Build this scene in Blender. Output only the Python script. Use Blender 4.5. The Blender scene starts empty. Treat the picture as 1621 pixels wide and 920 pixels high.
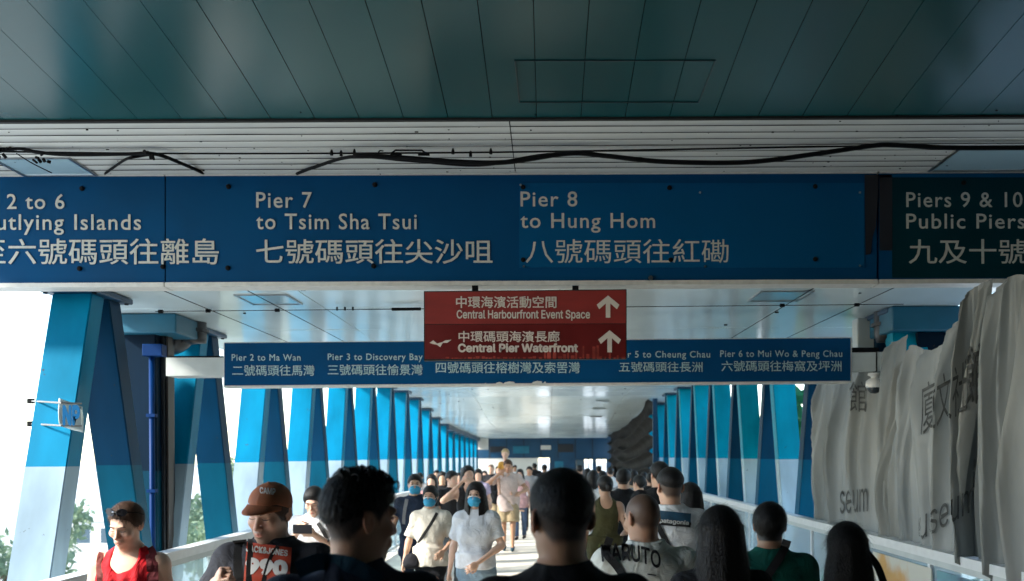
import bpy, bmesh, math, random, os
import numpy as np
from mathutils import Vector, Matrix
from mathutils.bvhtree import BVHTree
random.seed(7); rng = np.random.default_rng(7)
S = bpy.context.scene
COL = S.collection
R = math.radians

# ------------------------------------------------------------ camera
CAMZ = 1.82; F = 1500.0; VX, VY = 868.0, 722.0; ROLL = 0.005
cam = bpy.data.cameras.new('camera'); camo = bpy.data.objects.new('camera', cam); COL.objects.link(camo)
cam.sensor_width = 36.0; cam.lens = 36.0*F/1621.0
cam.shift_x = (810.5-VX)/1621.0; cam.shift_y = (VY-460.0)/1621.0
cam.clip_start = 0.1; cam.clip_end = 3000
camo.matrix_world = Matrix.Translation((0, 0, CAMZ)) @ Matrix.Rotation(R(90), 4, 'X') @ Matrix.Rotation(-ROLL, 4, 'Z')
cam.dof.use_dof = True; cam.dof.focus_distance = 5.6; cam.dof.aperture_fstop = 2.9
S.camera = camo
# ------------------------------------------------------------ sky, sun, exposure
SUN_EL, SUN_AZ = 33.0, 248.0            # azimuth measured clockwise from +Y
w = bpy.data.worlds.new('World'); S.world = w; w.use_nodes = True
nt = w.node_tree; bg = nt.nodes['Background']
sky = nt.nodes.new('ShaderNodeTexSky'); sky.sky_type = 'NISHITA'; sky.sun_disc = False
sky.sun_elevation = R(SUN_EL); sky.sun_rotation = R(SUN_AZ); sky.air_density = 1.0; sky.dust_density = 0.4; sky.ozone_density = 1.0
nt.links.new(sky.outputs[0], bg.inputs[0]); bg.inputs[1].default_value = 0.15
sl = bpy.data.lights.new('sun', 'SUN'); slo = bpy.data.objects.new('sun', sl); COL.objects.link(slo)
sl.energy = 2.4; sl.angle = R(7.0); sl.color = (1.0, 0.94, 0.84)
sd = Vector((math.sin(R(SUN_AZ))*math.cos(R(SUN_EL)), math.cos(R(SUN_AZ))*math.cos(R(SUN_EL)), math.sin(R(SUN_EL))))
slo.rotation_euler = sd.to_track_quat('Z', 'Y').to_euler()
S.view_settings.view_transform = 'Standard'; S.view_settings.look = 'None'; S.view_settings.gamma = 1; S.view_settings.use_curve_mapping = False
S.view_settings.exposure = 2.38
S.cycles.max_bounces = 8; S.cycles.diffuse_bounces = 4; S.cycles.glossy_bounces = 3; S.cycles.transparent_max_bounces = 6
S.cycles.use_denoising = True; S.cycles.sample_clamp_indirect = 8

# ------------------------------------------------------------ helpers
def P(px, py, d):
    "photo point at distance d in front of the camera -> place in the world"
    x, u = px-VX, VY-py
    x, u = x*math.cos(ROLL)+u*math.sin(ROLL), -x*math.sin(ROLL)+u*math.cos(ROLL)
    return Vector((x/F*d, d, CAMZ+u/F*d))

def nd(m, t, **k):
    n = m.node_tree.nodes.new(t)
    for a, v in k.items(): setattr(n, a, v)
    return n

def mat(name, col, rough=0.5, metal=0.0, noise=0.0, nscale=8.0, bump=0.0, bscale=60.0, spec=0.5, dirt=None, trans=0.0, coat=0.0, stretch=None, ncol=None):
    m = bpy.data.materials.new(name); m.use_nodes = True
    b = m.node_tree.nodes['Principled BSDF']; L = m.node_tree.links.new
    b.inputs['Base Color'].default_value = (*col, 1); b.inputs['Roughness'].default_value = rough
    b.inputs['Metallic'].default_value = metal; b.inputs['Specular IOR Level'].default_value = spec
    if coat: b.inputs['Coat Weight'].default_value = coat; b.inputs['Coat Roughness'].default_value = 0.08
    tc = nd(m, 'ShaderNodeTexCoord'); co = tc.outputs['Object']
    if stretch:
        mp = nd(m, 'ShaderNodeMapping'); mp.inputs['Scale'].default_value = stretch; L(co, mp.inputs[0]); co = mp.outputs[0]
    if noise > 0 or ncol:
        n = nd(m, 'ShaderNodeTexNoise'); n.inputs['Scale'].default_value = nscale; n.inputs['Detail'].default_value = 5
        L(co, n.inputs['Vector'])
        r = nd(m, 'ShaderNodeValToRGB'); r.color_ramp.elements[0].position = 0.3; r.color_ramp.elements[1].position = 0.7
        c2 = ncol if ncol else tuple(max(0, c*(1-noise)) for c in col)
        r.color_ramp.elements[0].color = (*c2, 1)
        r.color_ramp.elements[1].color = (*[min(1, c*(1+noise*0.5)) for c in col], 1) if not ncol else (*col, 1)
        L(n.outputs[0], r.inputs[0]); L(r.outputs[0], b.inputs['Base Color'])
        mr = nd(m, 'ShaderNodeMapRange'); mr.inputs[3].default_value = max(0.02, rough*0.75); mr.inputs[4].default_value = min(1, rough*1.3)
        L(n.outputs[0], mr.inputs[0]); L(mr.outputs[0], b.inputs['Roughness'])
    if bump > 0:
        n2 = nd(m, 'ShaderNodeTexNoise'); n2.inputs['Scale'].default_value = bscale; n2.inputs['Detail'].default_value = 4
        L(co, n2.inputs['Vector'])
        bp = nd(m, 'ShaderNodeBump'); bp.inputs['Strength'].default_value = bump; bp.inputs['Distance'].default_value = 0.01
        L(n2.outputs[0], bp.inputs['Height']); L(bp.outputs[0], b.inputs['Normal'])
    if trans:
        o = m.node_tree.nodes['Material Output']; t = nd(m, 'ShaderNodeBsdfTranslucent'); t.inputs[0].default_value = (*col, 1)
        mx = nd(m, 'ShaderNodeMixShader'); mx.inputs[0].default_value = trans
        L(b.outputs[0], mx.inputs[1]); L(t.outputs[0], mx.inputs[2]); L(mx.outputs[0], o.inputs[0])
    return m

def split_mat(name, low, high, zs, rough=0.3, base=None, zb=0.3):
    "paint that changes colour at a fixed height"
    m = mat(name, high, rough, spec=.08)
    L = m.node_tree.links.new; b = m.node_tree.nodes['Principled BSDF']
    g = nd(m, 'ShaderNodeNewGeometry'); s = nd(m, 'ShaderNodeSeparateXYZ'); L(g.outputs['Position'], s.inputs[0])
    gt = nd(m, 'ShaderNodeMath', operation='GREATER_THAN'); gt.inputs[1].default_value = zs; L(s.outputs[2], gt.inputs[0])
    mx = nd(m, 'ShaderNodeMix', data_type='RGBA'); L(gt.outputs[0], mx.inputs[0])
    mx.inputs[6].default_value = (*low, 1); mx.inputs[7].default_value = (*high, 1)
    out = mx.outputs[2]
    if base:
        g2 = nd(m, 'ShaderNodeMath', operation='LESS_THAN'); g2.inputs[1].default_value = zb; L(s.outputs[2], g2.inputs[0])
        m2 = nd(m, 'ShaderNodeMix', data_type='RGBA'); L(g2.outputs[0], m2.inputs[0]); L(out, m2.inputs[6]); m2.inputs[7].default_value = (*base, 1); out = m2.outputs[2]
    # worn, slightly uneven paint
    n = nd(m, 'ShaderNodeTexNoise'); n.inputs['Scale'].default_value = 3.0; n.inputs['Detail'].default_value = 6
    mp = nd(m, 'ShaderNodeMapping'); mp.inputs['Scale'].default_value = (1, 1, .25); L(g.outputs['Position'], mp.inputs[0]); L(mp.outputs[0], n.inputs['Vector'])
    mr = nd(m, 'ShaderNodeMapRange'); mr.inputs[1].default_value = .3; mr.inputs[2].default_value = .7; mr.inputs[3].default_value = .62; mr.inputs[4].default_value = 1.0; L(n.outputs[0], mr.inputs[0])
    vm = nd(m, 'ShaderNodeVectorMath', operation='SCALE'); L(out, vm.inputs[0]); L(mr.outputs[0], vm.inputs[3]); 
    n3 = nd(m, 'ShaderNodeTexNoise'); n3.inputs['Scale'].default_value = 9.0; n3.inputs['Detail'].default_value = 9; n3.inputs['Roughness'].default_value = .7; L(g.outputs['Position'], n3.inputs['Vector'])
    c3 = nd(m, 'ShaderNodeMapRange'); c3.inputs[1].default_value = .665; c3.inputs[2].default_value = .69; L(n3.outputs[0], c3.inputs[0])
    m3 = nd(m, 'ShaderNodeMix', data_type='RGBA'); L(c3.outputs[0], m3.inputs[0]); L(vm.outputs[0], m3.inputs[6]); m3.inputs[7].default_value = (.05, .035, .028, 1)
    L(m3.outputs[2], b.inputs['Base Color'])
    return m

def tag(o, label=None, cat=None, group=None, kind=None):
    if label: o['label'] = label
    if cat: o['category'] = cat
    if group: o['group'] = group
    if kind: o['kind'] = kind
    return o

def empty(name, loc, label, cat, group=None, rz=0):
    o = bpy.data.objects.new(name, None); o.location = loc; o.rotation_euler = (0, 0, rz); o.empty_display_size = .1
    COL.objects.link(o); return tag(o, label, cat, group)

class MB:
    "collects vertices and faces, then links them as one mesh object"
    def __init__(s): s.v = []; s.f = []; s.m = []
    def poly(s, vs, fs, mi=0):
        n = len(s.v); s.v += [tuple(v) for v in vs]; s.f += [tuple(i+n for i in f) for f in fs]; s.m += [mi]*len(fs); return s
    def box(s, x0, x1, y0, y1, z0, z1, mi=0, ch=0.0, mtx=None):
        if ch > 0:
            bm = bmesh.new(); bmesh.ops.create_cube(bm, size=1)
            for v in bm.verts: v.co = Vector(((x0+x1)/2+v.co.x*(x1-x0), (y0+y1)/2+v.co.y*(y1-y0), (z0+z1)/2+v.co.z*(z1-z0)))
            bmesh.ops.bevel(bm, geom=bm.edges[:], offset=ch, segments=1, affect='EDGES')
            vs = [(mtx @ v.co if mtx else v.co)[:] for v in bm.verts]; fs = [[v.index for v in f.verts] for f in bm.faces]; bm.free()
            return s.poly(vs, fs, mi)
        vs = [Vector((x, y, z)) for z in (z0, z1) for y in (y0, y1) for x in (x0, x1)]
        if mtx: vs = [mtx @ v for v in vs]
        return s.poly(vs, [(0, 2, 3, 1), (4, 5, 7, 6), (0, 1, 5, 4), (2, 6, 7, 3), (0, 4, 6, 2), (1, 3, 7, 5)], mi)
    def tube(s, pts, r, n=8, mi=0, cap=True):
        pts = [Vector(p) for p in pts]; rs = r if hasattr(r, '__len__') else [r]*len(pts)
        rings = []; pn = None
        for i, p in enumerate(pts):
            t = (pts[min(i+1, len(pts)-1)]-pts[max(i-1, 0)]).normalized()
            if pn is None: a = t.orthogonal().normalized()
            else: a = (pn-t*pn.dot(t)).normalized()
            pn = a; b = t.cross(a)
            rings.append([p+(a*math.cos(2*math.pi*k/n)+b*math.sin(2*math.pi*k/n))*rs[i] for k in range(n)])
        vs = [v for rg in rings for v in rg]; fs = []
        for i in range(len(pts)-1):
            for k in range(n): fs.append((i*n+k, i*n+(k+1) % n, (i+1)*n+(k+1) % n, (i+1)*n+k))
        if cap: fs.append(tuple(range(n))[::-1]); fs.append(tuple((len(pts)-1)*n+k for k in range(n)))
        return s.poly(vs, fs, mi)
    def build(s, name, mats, parent=None, smooth=False, local=True):
        me = bpy.data.meshes.new(name); v = s.v
        if parent is not None and local:
            inv = parent_matrix(parent).inverted(); v = [tuple(inv @ Vector(q)) for q in v]
        me.from_pydata(v, [], s.f); me.update()
        for q in (mats if isinstance(mats, (list, tuple)) else [mats]): me.materials.append(q)
        if any(s.m): me.polygons.foreach_set('material_index', s.m)
        if smooth: me.polygons.foreach_set('use_smooth', [True]*len(me.polygons))
        o = bpy.data.objects.new(name, me); COL.objects.link(o)
        if parent is not None: o.parent = parent
        return o
def parent_matrix(o):
    m = Matrix.LocRotScale(o.location, o.rotation_euler, o.scale)
    return parent_matrix(o.parent) @ m if o.parent else m

def bez(ps, n=24):
    "smooth curve through points (Catmull-Rom)"
    ps = [Vector(p) for p in ps]; q = [ps[0]*2-ps[1]]+ps+[ps[-1]*2-ps[-2]]; out = []
    for i in range(1, len(q)-2):
        for k in range(n):
            t = k/n; a, b, c, d = q[i-1:i+3]
            out.append(.5*((2*b)+(c-a)*t+(2*a-5*b+4*c-d)*t*t+(3*b-a-3*c+d)*t**3))
    out.append(ps[-1]); return out

# ------------------------------------------------------------ lettering
FONTS = {}
def font(nm):
    if nm not in FONTS:
        FONTS[nm] = None
        try:
            p = os.path.join(bpy.utils.system_resource('DATAFILES'), 'fonts', nm)
            if os.path.exists(p): FONTS[nm] = bpy.data.fonts.load(p)
        except Exception: pass
    return FONTS[nm]
def text_mesh(body, bold=0.0, ext=0.0, fnt='Inter.woff2', spacing=1.0, res=3):
    c = bpy.data.curves.new('tmp', 'FONT'); c.body = body; c.offset = 0; thick = bold; c.extrude = ext; c.resolution_u = res; c.space_character = spacing
    f = font(fnt) if fnt else None
    if f: c.font = f
    o = bpy.data.objects.new('tmp', c); COL.objects.link(o); dg = bpy.context.evaluated_depsgraph_get(); dg.update()
    me = bpy.data.meshes.new_from_object(o.evaluated_get(dg)); bpy.data.objects.remove(o); bpy.data.curves.remove(c)
    if not thick: return me
    n = len(me.vertices); co = np.empty(n*3); me.vertices.foreach_get('co', co); co = co.reshape(-1, 3); fs = [tuple(p.vertices) for p in me.polygons]; V = []; Fa = []
    for i, (a, b) in enumerate(((0, 0), (thick, 0), (-thick, 0), (0, thick), (0, -thick), (thick*.7, thick*.7), (-thick*.7, -thick*.7), (thick*.7, -thick*.7), (-thick*.7, thick*.7))):
        V.append(co+np.array([a, b, i*1e-4])); Fa += [tuple(j+i*n for j in f) for f in fs]
    m2 = bpy.data.meshes.new('text'); m2.from_pydata(np.concatenate(V).tolist(), [], Fa); m2.update(); return m2
CAPS = {}
def cap_of(fnt):
    if fnt not in CAPS:
        m_ = text_mesh('P', 0, 0, fnt); CAPS[fnt] = max(v.co.y for v in m_.vertices); bpy.data.meshes.remove(m_)
    return CAPS[fnt]
def sign_text(body, xl, xr, ytop, ybase, d, mt, parent, bold=0.0, ext=0.0, fnt='Inter.woff2', spacing=1.0, off=0.004, fitcap=None, name='lettering'):
    "flat lettering on a sign face at distance d; cap height from ytop to ybase"
    me = text_mesh(body, bold, 0.0, fnt, spacing)
    co = np.empty(len(me.vertices)*3); me.vertices.foreach_get('co', co); co = co.reshape(-1, 3)
    a, b = P(xl, ybase, d), P(xr, ybase, d); top = P(xl, ytop, d)
    x0, x1 = co[:, 0].min(), co[:, 0].max()
    z0, z1 = (co[:, 1].min(), co[:, 1].max()) if fitcap is None else (0.0, cap_of(fnt))
    ux = (b-a); uz = Vector((0, 0, (top.z-a.z)))
    q = np.array(a)[None]+((co[:, :1]-x0)/(x1-x0))*np.array(ux)+((co[:, 1:2]-z0)/(z1-z0))*np.array(uz)
    q[:, 1] = d-off-co[:, 2]*1.2
    inv = np.array(parent_matrix(parent).inverted()); q = q @ inv[:3, :3].T+inv[:3, 3]
    me.vertices.foreach_set('co', q.ravel()); me.update(); me.materials.clear(); me.materials.append(mt)
    o = bpy.data.objects.new(name, me); COL.objects.link(o); o.parent = parent; o['kind'] = 'stuff'
    return o
# ============================================================ materials of the place
M = dict(
 soffit=mat('teal_soffit_paint', (.006, .066, .072), .21, 0, 0, 1.5, .04, 1.3, spec=.42),
 strip=mat('white_enamel_strip', (.64, .67, .64), .18, .0, .10, 2.0, .03, 4.0, stretch=(.5, 6, 6)),
 ceil=mat('white_enamel_ceiling', (.68, .79, .81), .17, .0, .10, 1.3, .04, 3.0, stretch=(1, .3, 1)),
 dark=mat('black_rubber', (.004, .005, .006), .7, spec=.12),
 gap=mat('dark_gap', (.01, .012, .012), .8),
 frame=mat('white_sign_frame', (.60, .60, .56), .45, 0, .12, 20),
 blue=mat('blue_sign_enamel', (.0, .056, .155), .62, 0, .10, 2.5, spec=.10),
 blue2=mat('blue_sign_overlay', (.0, .078, .20), .6, 0, .08, 2.5, spec=.10),
 navy=mat('dark_teal_board', (.0, .030, .042), .6, 0, .15, 3, spec=.10),
 tape=mat('black_tape', (.008, .010, .016), .55),
 letter=mat('off_white_vinyl', (.50, .52, .48), .6, 0, .12, 40),
 letter2=mat('weathered_white_vinyl', (.40, .56, .58), .5, 0, .5, 90),
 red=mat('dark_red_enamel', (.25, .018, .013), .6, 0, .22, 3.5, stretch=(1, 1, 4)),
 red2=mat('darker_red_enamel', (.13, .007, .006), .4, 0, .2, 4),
 redl=mat('light_red_print', (.34, .05, .035), .45, 0, .6, 9),
 cream=mat('cream_vinyl', (.66, .58, .50), .5),
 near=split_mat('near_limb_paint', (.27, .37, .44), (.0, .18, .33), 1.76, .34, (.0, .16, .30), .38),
 near_r=split_mat('painted_light_near_limb', (.40, .54, .60), (.0, .30, .44), 1.76, .34, (.0, .25, .4), .38),  # right side: near limb colour lightened to stand in for daylight
 far_r=split_mat('painted_light_far_limb', (.0, .085, .16), (.0, .038, .085), 1.76, .42),  # right side: far limb colour lightened the same way, as if daylit
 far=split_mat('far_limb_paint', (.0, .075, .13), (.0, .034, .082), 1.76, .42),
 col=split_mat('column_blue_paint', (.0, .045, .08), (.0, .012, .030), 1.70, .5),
 cap=mat('teal_blue_paint', (.0, .10, .17), .45, 0, .2, 3),
 pipeb=mat('bright_blue_pipe', (.0, .022, .10), .45, spec=.1),
 pipe=mat('black_pipe', (.010, .013, .018), .4),
 arm=mat('white_grey_box_section', (.52, .56, .55), .4, 0, .1, 6),
 hallfloor=mat('unseen_hall_grey', (.25, .24, .22), .6, 0, .2, 4),
 floor=mat('cream_floor', (.70, .65, .56), .45, 0, .14, 3, .03, 30),
 rail=mat('white_rail_paint', (.70, .72, .72), .35, 0, .08, 10),
 chrome=mat('brushed_steel', (.45, .46, .47), .3, 1.0),
 ground=mat('pale_concrete_ground', (.46, .46, .42), .8, 0, .3, .05),
 wallc=mat('grey_wall_panel', (.17, .18, .18), .5, 0, .1, 2),
 farblue=mat('deep_blue_fascia', (.0, .04, .095), .4, 0, .3, .8),
 board=mat('pale_hoarding', (.50, .50, .47), .6, 0, .15, 1),
 bark=mat('bark', (.14, .11, .08), .9, 0, .4, 20, .4, 30),
 leafd=mat('leaf_green', (.17, .24, .14), .6, 0, .5, 6, trans=.3),
 leafb=mat('bright_leaf_green', (.02, .24, .09), .5, 0, .4, 5, trans=.3),
 bldg=mat('pale_render', (.55, .55, .52), .8, 0, .1, .3),
 win=mat('window_glass_dark', (.05, .08, .10), .1),
)
def glass(name, tint=(.75, .85, .88), a=.35):
    m = bpy.data.materials.new(name); m.use_nodes = True; L = m.node_tree.links.new
    b = m.node_tree.nodes['Principled BSDF']; b.inputs['Base Color'].default_value = (*tint, 1); b.inputs['Roughness'].default_value = .15
    t = nd(m, 'ShaderNodeBsdfTransparent'); t.inputs[0].default_value = (*tint, 1)
    mx = nd(m, 'ShaderNodeMixShader'); mx.inputs[0].default_value = a; L(t.outputs[0], mx.inputs[1]); L(b.outputs[0], mx.inputs[2])
    L(mx.outputs[0], m.node_tree.nodes['Material Output'].inputs[0]); return m
M['glass'] = glass('rail_glass')

# ============================================================ ground, deck and floor
MB().poly([(-900, -900, -9), (900, -900, -9), (900, 1500, -9), (-900, 1500, -9)], [(0, 1, 2, 3)]).build('ground', M['ground'])['kind'] = 'structure'
def zf(d): return 0.0 if d < 19 else -0.013*(d-19)
XL, XR = -3.7, 3.3           # the two truss planes
RL, RR = -2.94, 2.94         # the two rails
MB().box(-4.0, 3.6, 6.3, 19, -.25, 0).build('floor', M['floor'])['kind'] = 'structure'
MB().box(-5.4, 5.5, -9, 6.298, -.25, 0).build('hall_floor', M['hallfloor'])['kind'] = 'structure'  # out of view; its grey is set to cut light bounced upward
MB().box(-5.4, -5.25, -9, .8, 0, 4.6).build('added_left_wall', M['hallfloor'])['kind'] = 'structure'  # unseen wall added to shade the people standing in front
mb = MB(); mb.poly([(-4.0, 19, -.002), (3.6, 19, -.002), (3.6, 62, zf(62)), (-4.0, 62, zf(62)), (-4.0, 19, -.25), (3.6, 19, -.25), (3.6, 62, zf(62)-.25), (-4.0, 62, zf(62)-.25)],
        [(0, 1, 2, 3), (4, 7, 6, 5), (0, 4, 5, 1), (1, 5, 6, 2), (2, 6, 7, 3), (3, 7, 4, 0)])
mb.build('bridge_floor', M['floor'])['kind'] = 'structure'

# ============================================================ hall roof over the camera: teal soffit boards
Z1, D1, SL = 2.086+CAMZ, 5.85, 0.11
roof = empty('hall_ceiling', (0, 0, Z1), 'dark teal metal ceiling of long boards sloping down to the white strip', 'ceiling')
def zs(y): return Z1+SL*(D1-y)
p = .273
xs = np.arange(-19, 22)*p+(-0.062)
bmesh_board = None
for i, x in enumerate(xs):
    g = .0022; q = MB(); t = .02
    vs = [(x+g, -9, zs(-9)), (x+p-g, -9, zs(-9)), (x+p-g, D1, zs(D1)), (x+g, D1, zs(D1))]
    e = .012 # rolled edge lips turned up
    v2 = [(x+g-.002, -9, zs(-9)+e), (x+p-g+.002, -9, zs(-9)+e), (x+p-g+.002, D1, zs(D1)+e), (x+g-.002, D1, zs(D1)+e)]
    tw = random.uniform(-.0012, .0012)
    vs = [(a, b, c+(tw if k in (0, 3) else -tw)) for k, (a, b, c) in enumerate(vs)]
    q.poly(vs+v2, [(0, 3, 2, 1), (0, 1, 5, 4), (1, 2, 6, 5), (2, 3, 7, 6), (3, 0, 4, 7)])
    q.build('board', M['soffit'], roof)
MB().poly([(-5.2, -9, zs(-9)+.02), (6.2, -9, zs(-9)+.02), (6.2, D1, zs(D1)+.02), (-5.2, D1, zs(D1)+.02)], [(0, 1, 2, 3)]).build('backing_sheet', M['gap'], roof)
# access hatch frame let into the boards
def soff(px, py):
    # intersection of the view ray with the sloping soffit
    a = P(px, py, 1.0); dz = a.z-CAMZ; y = (Z1+SL*D1-CAMZ)/(dz+SL); return Vector((a.x*y, y, zs(y)-.004))
q = MB()
c = [soff(815, 95), soff(1132, 95), soff(1106, 161), soff(822, 161)]
for a, b in ((0, 1), (1, 2), (2, 3), (3, 0)): q.tube([c[a], c[b]], .004, 4)
q.build('access_hatch_frame', mat('hatch_edge', (.02, .05, .055), .5), roof)

# end bead and the flat strip ceiling
strip = empty('strip_ceiling', (0, D1, Z1), 'white enamelled ceiling of narrow crosswise slats behind the blue pier sign', 'ceiling')
MB().box(-5.2, 6.2, D1-.012, D1+.022, Z1-.012, Z1+.06).build('edge_bead', M['gap'], strip)
n = 9; sw = (7.0-D1-.03)/n
for i in range(n):
    y0 = D1+.03+i*sw
    for (xa, xb) in ((-5.2, -.235), (-.228, 6.2)):
        q = MB(); e = .014; g = .0065
        zz = Z1+random.uniform(-.0015, .0015)
        m = y0+sw/2
        prof = [(y0+g-.001, zz+e), (y0+g, zz+.002), (y0+g+.01, zz), (m, zz-.004), (y0+sw-g-.01, zz), (y0+sw-g, zz+.002), (y0+sw-g+.001, zz+e)]
        nx = 14; vs = []; fs = []
        for k in range(nx+1):
            x = xa+(xb-xa)*k/nx; wv = .0012*math.sin(k*2.1+i)+random.uniform(-.0008, .0008)
            vs += [(x, y, z+wv) for y, z in prof]
        for k in range(nx):
            for j in range(6): a = k*7+j; fs.append((a, a+7, a+8, a+1))
        q.poly(vs, fs); q.build('slat', M['strip'], strip, smooth=True)
MB().box(-5.2, 6.2, D1+.02, 7.3, Z1+.012, Z1+.05).build('backing_sheet', M['gap'], strip)
q = MB()
for i in range(1, n): y0 = D1+.03+i*sw; q.box(-5.2, 6.2, y0-.0065, y0+.0065, Z1+.0015, Z1+.008)
q.build('joint_seal', M['gap'], strip)['kind'] = 'stuff'
# bolts and specks
q = MB()
for i in range(110):
    x = random.uniform(-4.1, 3.2); y = random.uniform(D1-.1, 6.98); r = random.uniform(.003, .008)
    z = (zs(y) if y < D1 else Z1)-.004
    q.tube([(x, y, z), (x+r*random.uniform(.5, 3), y+r*.3, z)], r*.6, 5)
q.build('screw_speck', M['dark'], strip)['kind'] = 'stuff'
# recessed light troughs in the strip ceiling
def light_trough(x0, x1, y0, y1, z, label, grp='recessed light fittings in the ceilings'):
    e = empty('ceiling_light', ((x0+x1)/2, (y0+y1)/2, z), label, 'ceiling light', grp)
    q = MB(); f = .02
    for a in ((x0, x1, y0, y0+f), (x0, x1, y1-f, y1), (x0, x0+f, y0+f, y1-f), (x1-f, x1, y0+f, y1-f)): q.box(*a, z-.012, z-.002)
    q.build('frame', M['chrome'], e)
    MB().poly([(x0+f, y0+f, z-.005), (x1-f, y0+f, z-.005), (x1-f, y1-f, z-.005), (x0+f, y1-f, z-.005)], [(0, 3, 2, 1)]).build('diffuser', mat('pale_blue_diffuser', (.35, .52, .6), .15), e)
light_trough(-3.85, -3.30, 6.55, 6.97, Z1, 'flat light fitting in the white strip ceiling at its left end')
light_trough(2.80, 3.50, 6.45, 6.97, Z1, 'flat light fitting in the white strip ceiling at its right end')

# hall walls: behind the camera and along the right (unseen, added to keep the front dark)
W = MB(); W.box(5.5, 5.7, -9, 6.9, 0, 5.0).build('wall', M['wallc'])
W = [o for o in COL.objects if o.name == 'wall'][0]; W['kind'] = 'structure'
MB().box(-5.4, 5.5, -9.2, -9, 0, 5.6).build('rear_wall', M['wallc'])['kind'] = 'structure'
q = MB(); q.box(-5.22, 6.2, -9, 7.3, Z1+1.9, Z1+2.1); q.box(-5.22, 6.2, 7.25, 7.35, Z1-.75, Z1+2.0); q.box(-5.22, -5.20, -9, 7.3, Z1+.03, Z1+2.0)
q.build('roof_slab', M['wallc'])['kind'] = 'structure'

# ============================================================ bridge ceiling: profile over distance
PR = [(7.06, 1.335), (12, 1.34), (18, 1.56), (24, 1.66), (26, 1.63), (28.3, 1.45), (30.6, 1.27), (32.9, 1.14), (36, 1.07), (50, .93)]
def zc(d): return CAMZ+float(np.interp(d, [a for a, b in PR], [b for a, b in PR]))
bc = empty('bridge_ceiling', (0, 7.06, zc(7.06)), 'white glossy panelled ceiling of the covered footbridge', 'ceiling')
y = 7.06; pitch = 1.45; Xa, Xb = -4.05, 3.7
while y < 50:
    y1 = min(y+pitch, 50.2)
    cols = [(-4.05, -2.0), (-2.0, 0.1), (0.1, 2.1), (2.1, 3.7)]
    for (xa, xb) in cols:
        g = .0035; q = MB(); nx, ny = 6, 5; vs = []; fs = []
        ph = random.uniform(0, 6)
        for j in range(ny+1):
            for i in range(nx+1):
                X = xa+g+(xb-xa-2*g)*i/nx; Y = y+g+(y1-y-2*g)*j/ny
                vs.append((X, Y, zc(Y)+.0022*math.sin(i*1.1+ph)+random.uniform(-.0007, .0007)))
        for j in range(ny):
            for i in range(nx): a = j*(nx+1)+i; fs.append((a, a+nx+1, a+nx+2, a+1))
        # lips
        n0 = len(vs); cs = [(xa+g, y+g), (xb-g, y+g), (xb-g, y1-g), (xa+g, y1-g)]
        for (X, Y) in cs: vs.append((X, Y, zc(Y)-.001))
        for (X, Y) in cs: vs.append((X, Y, zc(Y)+.02))
        for k in range(4): fs.append((n0+k, n0+(k+1) % 4, n0+4+(k+1) % 4, n0+4+k))
        q.poly(vs, fs); q.build('panel', M['ceil'], bc, smooth=False)
    y = y1
q = MB(); ds = [7.06]+list(np.arange(10, 51, 2.0))
for a, b in zip(ds[:-1], ds[1:]):
    q.poly([(Xa, a, zc(a)+.022), (Xb, a, zc(a)+.022), (Xb, b, zc(b)+.022), (Xa, b, zc(b)+.022), (Xa, a, zc(a)+.3), (Xb, a, zc(a)+.3), (Xb, b, zc(b)+.3), (Xa, b, zc(b)+.3)],
           [(0, 1, 2, 3), (4, 7, 6, 5), (0, 3, 7, 4), (1, 5, 6, 2)])
q.build('roof_deck', M['gap'], bc)
for (x, y, lab) in ((-2.35, 8.0, 'recessed light with a thin steel frame, ceiling left between the two blue signs'), (1.95, 7.95, 'recessed light with a thin steel frame, ceiling right between the two blue signs'),
               ):
    light_trough(x-.22, x+.22, y-.25, y+.25, zc(y), lab)
# ceiling stains
q = MB()
for i in range(60):
    x = random.uniform(-3.4, 2.9); y = random.uniform(7.5, 30); r = random.uniform(.006, .02)
    q.tube([(x, y, zc(y)-.006), (x+r*2, y, zc(y)-.006)], r*.5, 5)
q.build('stain_speck', M['dark'], bc)['kind'] = 'stuff'

# ============================================================ trusses of leaning V frames
ORD = ['first', 'second', 'third', 'fourth', 'fifth', 'sixth', 'seventh', 'eighth', 'ninth', 'tenth', 'eleventh', 'twelfth', 'thirteenth', 'fourteenth', 'fifteenth', 'sixteenth', 'seventeenth', 'eighteenth', 'nineteenth']
def limb(px, pya, pza, pyb, pzb, wx, wy):
    "inclined box limb from (y,z) a to b with cross-section wx by wy"
    bm = bmesh.new(); vs = []
    for (y, z) in ((pya, pza), (pyb, pzb)):
        vs += [bm.verts.new((px+sx*wx/2, y+sy*wy/2, z)) for sx, sy in ((-1, -1), (1, -1), (1, 1), (-1, 1))]
    for f in ((3, 2, 1, 0), (4, 5, 6, 7), (0, 1, 5, 4), (1, 2, 6, 5), (2, 3, 7, 6), (3, 0, 4, 7)): bm.faces.new([vs[i] for i in f])
    bmesh.ops.bevel(bm, geom=bm.edges[:], offset=.008, segments=2, affect='EDGES')
    q = MB(); bm.verts.index_update(); q.poly([v.co[:] for v in bm.verts], [[v.index for v in f.verts] for f in bm.faces]); bm.free(); return q
SP = 2.33
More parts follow.
